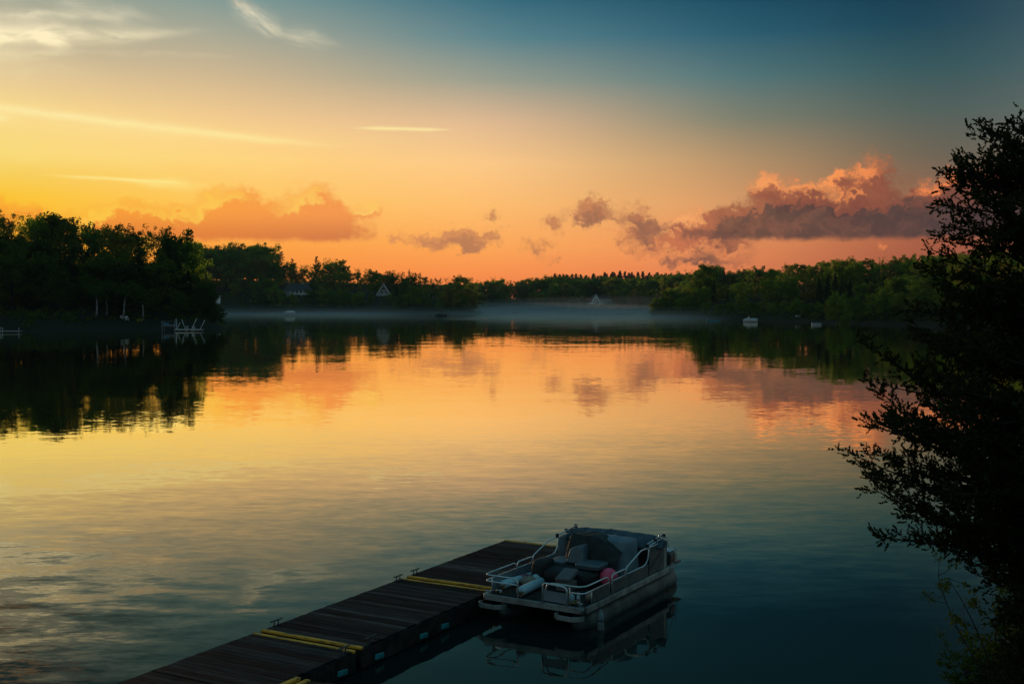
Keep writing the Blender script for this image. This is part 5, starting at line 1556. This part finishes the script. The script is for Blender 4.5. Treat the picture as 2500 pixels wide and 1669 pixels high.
for i in range(20):
    MB().box((-2.55 + i * 0.27, 0, 0.40), (0.25, 1.5, 0.05)).build('plank', 'pale_wood', t)
MB().box((0, -0.76, 0.34), (5.4, 0.05, 0.14)).build('side_beam', 'pale_wood', t)
for x in (-1.7, -1.1, 2.4): MB().tube([(x, -0.6, -1.0), (x, -0.6, 1.1)], 0.07, 6).build('post', 'pale_wood', t)
MB().box((-2.3, 0.1, 1.05), (1.1, 0.8, 0.30), bevel=.05).build('bench_box', 'panel_grey', t)
for k in range(4):
    px = 613 + k * 6.2
    d = bank_dist(px, 14, 560, 900); p = at_y(px, 745, 742)
    t = thing('lawn_chair', 'tiny white lawn chair on the dark lawn across the left bay', 'chair', (p.x, 742, gz(p.x, 742)), 0.1 * k, 'row of four white lawn chairs')
    MB().box((0, 0, 0.45), (0.7, 0.7, 0.08)).build('seat', 'white_paint', t)
    MB().box((0, 0.34, 0.85), (0.7, 0.08, 0.85), bevel=.03).build('backrest', 'white_paint', t)
    for sx in (-1, 1):
        for sy in (-1, 1): MB().box((sx * 0.3, sy * 0.3, 0.2), (0.06, 0.06, 0.42)).build('leg', 'white_paint', t)

# houses
def window(par, x, y, z, w, h, mat='glass_dark'):
    f = MB(); 
    f.box((x, y, z + h / 2 + 0.06), (w + 0.24, 0.10, 0.12)).box((x, y, z - h / 2 - 0.06), (w + 0.24, 0.10, 0.12)).box((x - w / 2 - 0.06, y, z), (0.12, 0.10, h)).box((x + w / 2 + 0.06, y, z), (0.12, 0.10, h))
    fo_ = f.build('window', 'white_paint', par)
    MB().box((x, y + 0.01, z), (w, 0.06, h)).build('pane', mat, fo_)
def deck_rail(par, x0, x1, y0, z, mat='white_paint'):
    b = MB().box(((x0 + x1) / 2, y0, z + 1.0), (x1 - x0, 0.10, 0.12)).box(((x0 + x1) / 2, y0, z + 0.25), (x1 - x0, 0.08, 0.08))
    n = int((x1 - x0) / 0.45)
    for i in range(n + 1): b.box((x0 + (x1 - x0) * i / n, y0, z + 0.6), (0.09, 0.06, 0.75))
    return b.build('railing', mat, par)
# low grey house with a white deck
Y1 = 752.0
p = at_y(726, 740, Y1); g1 = gz(p.x, Y1); zf = CAM_H + (740 - 718) / F_PX * Y1       # deck level
t = thing('lakeside_house', 'low dark-roofed house with a long white deck above the left bay', 'house', (p.x, Y1, 0), 0.08)
MB().box((0, 3.5, (g1 - 1 + zf + 2.7) / 2), (17.5, 7, zf + 2.7 - g1 + 1)).build('wall', 'house_grey', t)
r = MB(); r.add([(-9.4, -1.0, zf + 2.6), (9.4, -1.0, zf + 2.6), (9.4, 8, zf + 2.6), (-9.4, 8, zf + 2.6), (-6.5, 3.5, zf + 6.6), (6.5, 3.5, zf + 6.6)], [(0, 1, 5, 4), (1, 2, 5), (2, 3, 4, 5), (3, 0, 4), (3, 2, 1, 0)]); ro = r.build('roof', 'roof_dark', t)
MB().box((3.2, 4.4, zf + 6.4), (0.9, 0.9, 1.8)).build('chimney', 'house_grey', ro)
for x in (-2.6, -0.2, 2.3, 5.2, 7.2): window(t, x, -0.03, zf + 1.35, 1.7, 2.0)
MB().box((2.0, -1.6, zf - 0.14), (13.6, 3.2, 0.28)).build('deck', 'white_paint', t)
deck_rail(t, -4.8, 8.8, -3.1, zf)
for x in (-4.6, -1.6, 3.0, 8.4): MB().box((x, -2.9, (g1 - 1 + zf) / 2), (0.30, 0.30, zf - g1 + 1.0)).build('deck_post', 'white_paint', t)
MB().box((10.3, -2.4, zf - 2.6), (3.6, 1.6, 0.22)).build('landing', 'house_white', t)
# gabled house
Y2 = 690.0
p = at_y(938, 740, Y2); g2 = gz(p.x, Y2); zb = CAM_H + (740 - 732) / F_PX * Y2
t = thing('gabled_house', 'white house with a steep gable and a dormer behind yellow-green trees', 'house', (p.x, Y2, 0), -0.35)
ht = zb + 3.4
b = MB().box((0, 4, (g2 - 1 + ht) / 2), (8.4, 8, ht - g2 + 1)).build('wall', 'house_white', t)
b = MB(); b.add([(-4.2, 0.0, ht), (4.2, 0.0, ht), (0, 0.0, ht + 6.0), (-4.2, 8.0, ht), (4.2, 8.0, ht), (0, 8.0, ht + 6.0)], [(0, 1, 2), (4, 3, 5), (0, 2, 5, 3), (1, 4, 5, 2)]); b.build('gable_wall', 'house_white', t)
r = MB()
for s in (-1, 1):
    r.add([(s * 4.8, -0.7, ht - 0.75), (0, -0.7, ht + 6.25), (0, 8.6, ht + 6.25), (s * 4.8, 8.6, ht - 0.75), (s * 4.8, -0.7, ht - 0.45), (0, -0.7, ht + 6.6), (0, 8.6, ht + 6.6), (s * 4.8, 8.6, ht - 0.45)], [(0, 1, 2, 3), (4, 7, 6, 5), (0, 4, 5, 1), (3, 2, 6, 7), (0, 3, 7, 4)])
ro = r.build('roof', 'roof_dark', t)
for s in (-1, 1):
    d_ = Vector((s * 4.8, 0, -7.0)).normalized()
    MB().box((s * 2.4, -0.76, ht + 2.85), (8.55, 0.12, 0.42), M=Matrix.Rotation(s * math.atan2(7.0, 4.8), 4, 'Y')).build('bargeboard', 'white_paint', ro)
MB().box((-3.3, 4.2, ht + 2.6), (1.6, 1.6, 1.9)).build('dormer', 'house_white', ro)
for x in (-2.2, 0.1, 2.5): window(t, x, -0.06, zb + 1.5, 1.7, 2.3)
for x in (-1.4, 1.4): window(t, x, -0.06, ht + 1.2, 1.2, 1.4)
window(t, 0, -0.06, ht + 3.7, 1.0, 1.1)
MB().box((2.0, -1.8, zb - 0.1), (12, 3.4, 0.24)).build('deck', 'house_white', t)
deck_rail(t, -4.0, 8.0, -3.4, zb, 'house_white')
for x in (-3.8, 2.0, 7.8): MB().box((x, -3.2, (g2 - 1 + zb) / 2), (0.28, 0.28, zb - g2 + 0.9)).build('deck_post', 'house_white', t)
# steep-roofed house on the far shore
Y3 = 905.0
p = at_y(1455, 740, Y3)
zb = CAM_H + (740 - 742) / F_PX * Y3; g3 = min(gz(p.x, Y3), zb - 0.5)
t = thing('steep_roofed_house', 'white steep-roofed house with a railed deck and stair on the far shore', 'house', (p.x, Y3, 0), 0.15)
b = MB(); b.add([(-3.2, 0, zb), (3.6, 0, zb), (3.0, 0, zb + 2.2), (0, 0, zb + 7.0), (-3.0, 0, zb + 2.2), (-3.2, 9, zb), (3.6, 9, zb), (3.0, 9, zb + 2.2), (0, 9, zb + 7.0), (-3.0, 9, zb + 2.2)], [(0, 1, 2, 3, 4), (9, 8, 7, 6, 5), (0, 4, 9, 5), (1, 6, 7, 2), (0, 5, 6, 1)]); b.build('wall', 'white_paint', t)
r = MB()
for s in (-1, 1):
    r.add([(s * 3.6, -0.5, zb + 1.5), (0, -0.5, zb + 7.3), (0, 9.5, zb + 7.3), (s * 3.6, 9.5, zb + 1.5), (s * 3.6, -0.5, zb + 1.8), (0, -0.5, zb + 7.7), (0, 9.5, zb + 7.7), (s * 3.6, 9.5, zb + 1.8)], [(0, 1, 2, 3), (4, 7, 6, 5), (0, 4, 5, 1), (3, 2, 6, 7), (0, 3, 7, 4)])
r.build('roof', 'roof_dark', t)
for s in (-1, 1): MB().box((s * 1.8, -0.56, zb + 4.55), (6.9, 0.12, 0.5), M=Matrix.Rotation(s * math.atan2(5.8, 3.6), 4, 'Y')).build('bargeboard', 'white_paint', t)
for x in (-1.9, -0.6, 0.6, 1.9): window(t, x, -0.05, zb + 1.2, 0.9, 1.6)
for x in (-1.1, 0.0, 1.1): window(t, x, -0.05, zb + 3.1, 0.8, 1.1)
MB().box((9.0, 5, zb + 2.0), (11, 7, 4.0 + 0.2)).build('side_wing', 'house_white', t)
r = MB(); r.add([(3.0, 1.0, zb + 4.1), (15, 1.0, zb + 4.1), (15, 9, zb + 4.1), (3.0, 9, zb + 4.1), (4, 5, zb + 7.2), (13, 5, zb + 7.2)], [(0, 1, 5, 4), (1, 2, 5), (2, 3, 4, 5), (3, 0, 4)]); r.build('wing_roof', 'roof_dark', t)
MB().box((-0.6, -1.8, zb - 0.1), (12.0, 3.6, 0.25)).build('deck', 'white_paint', t)
deck_rail(t, -6.6, 5.4, -3.5, zb)
for x in (-6.4, -2.5, 1.5, 5.2): MB().box((x, -3.4, (g3 - 1.5 + zb) / 2), (0.3, 0.3, zb - g3 + 1.4)).build('deck_post', 'house_grey', t)
for i in range(9): MB().box((5.7 + i * 0.55, -2.6, zb - 0.25 - i * 0.5), (0.6, 1.3, 0.12)).build('stair_tread', 'white_paint', t)
# half-hidden white cottage behind the end of the left grove
Y4 = 700.0
p = at_y(527, 740, Y4); zb = CAM_H + (740 - 728) / F_PX * Y4
t = thing('cottage', 'small white cottage half hidden behind the tip of the left grove', 'house', (p.x, Y4, 0), 0.5)
MB().box((0, 3, zb - 1.0), (5.5, 6, 6.5)).build('wall', 'white_paint', t)
MB().prism([(-3.2, zb + 2.2), (3.2, zb + 2.2), (0, zb + 4.6)], -0.5, 6.5, Matrix(((1, 0, 0, 0), (0, 0, 1, 0), (0, 1, 0, 0), (0, 0, 0, 1)))).build('roof', 'roof_dark', t)
for x in (-1.3, 1.3): window(t, x, -0.05, zb + 0.9, 1.0, 1.2)

# ------------------------------------------------------------------ air: even haze round everything, and mist lying on the far water
def volume_material(name, dens, col, aniso=0.0):
    m, gr = material(name)
    v = gr.n('ShaderNodeVolumePrincipled')
    v.inputs['Color'].default_value = col + (1,)
    v.inputs['Density'].default_value = dens
    v.inputs['Anisotropy'].default_value = aniso
    finish(gr, None, v.outputs[0])
    m.cycles.homogeneous_volume = True
    return m
hz = MB().box((0, 0, 25.0), (19000, 19000, 58)).build('haze', volume_material('haze_air', 0.00005, (0.62, 0.86, 0.95)))
tag(hz, 'thin blue haze in the air over the lake', 'haze', kind='stuff')
def mist(px, py, length, depth, height, dens, label, rz=0.0):
    p = at_z(px, py, 0.0)
    o = superbox((0, 0, 0), (length, depth, 2 * height), 0.95, 40, 20).build('mist_bank', volume_material('mist_air', dens, (0.92, 0.97, 0.99)), None, (p.x, p.y, 0.05), (0, 0, rz))
    tag(o, label, 'mist', kind='stuff')
def mist_layers(px, py, length, depth, top, n, dens, what):
    """a bank of mist that thins out upwards: nested layers, each even in density"""
    for k in range(n):
        f = (k + 1) / n
        mist(px + 14 * math.sin(3 * k), py, length * (1.08 - 0.22 * f), depth * (0.7 + 0.3 * f), (2.2 if top > 10 else 0.9) + top * f ** 1.7, dens * (1.25 - f) , what + (', lowest layer' if k == 0 else ', thin upper layer' if k == n - 1 else ', inner layer'))
_m = random.Random(21)
for k in range(11):
    f = (k + 1) / 11
    mist(1400 + _m.uniform(-150, 150) * (0.5 + f), 763 + _m.uniform(-1.5, 3.0), _m.uniform(130, 300), _m.uniform(150, 320), 2.4 + 11.0 * f ** 1.6 * _m.uniform(0.75, 1.15), 0.0013 * (1.22 - f) ** 1.6, 'wisp of mist over the far water, ' + ('low and dense' if f < 0.4 else 'tall and thin'))
mist_layers(1660, 778, 190, 90, 4.2, 4, 0.0040, 'low mist round the wooded point')
mist_layers(690, 769, 250, 120, 5.0, 4, 0.0019, 'bluish mist in the left bay')
mist_layers(1010, 770, 190, 60, 4.0, 3, 0.0030, 'low mist along the bank across the left bay')

# ------------------------------------------------------------------ tell look-alike trees apart by their order along the bank
_by = {}
for o in list(bpy.data.objects):
    if o.parent is None and o.get('category') in ('tree', 'chair') and o.get('group'):
        _by.setdefault(o['label'], []).append(o)
_ord = ['leftmost', 'second-from-left', 'third-from-left', 'fourth-from-left', 'fifth-from-left', 'sixth-from-left', 'seventh-from-left', 'eighth-from-left', 'ninth-from-left', 'tenth-from-left', 'eleventh-from-left', 'twelfth-from-left']
for lb, lst in _by.items():
    if len(lst) < 2: continue
    lst.sort(key=lambda o: o.location.x / o.location.y)
    for i, o in enumerate(lst):
        o['label'] = ('rightmost' if i == len(lst) - 1 else _ord[i] if i < len(_ord) else '%dth-from-left' % (i + 1)) + ' ' + lb
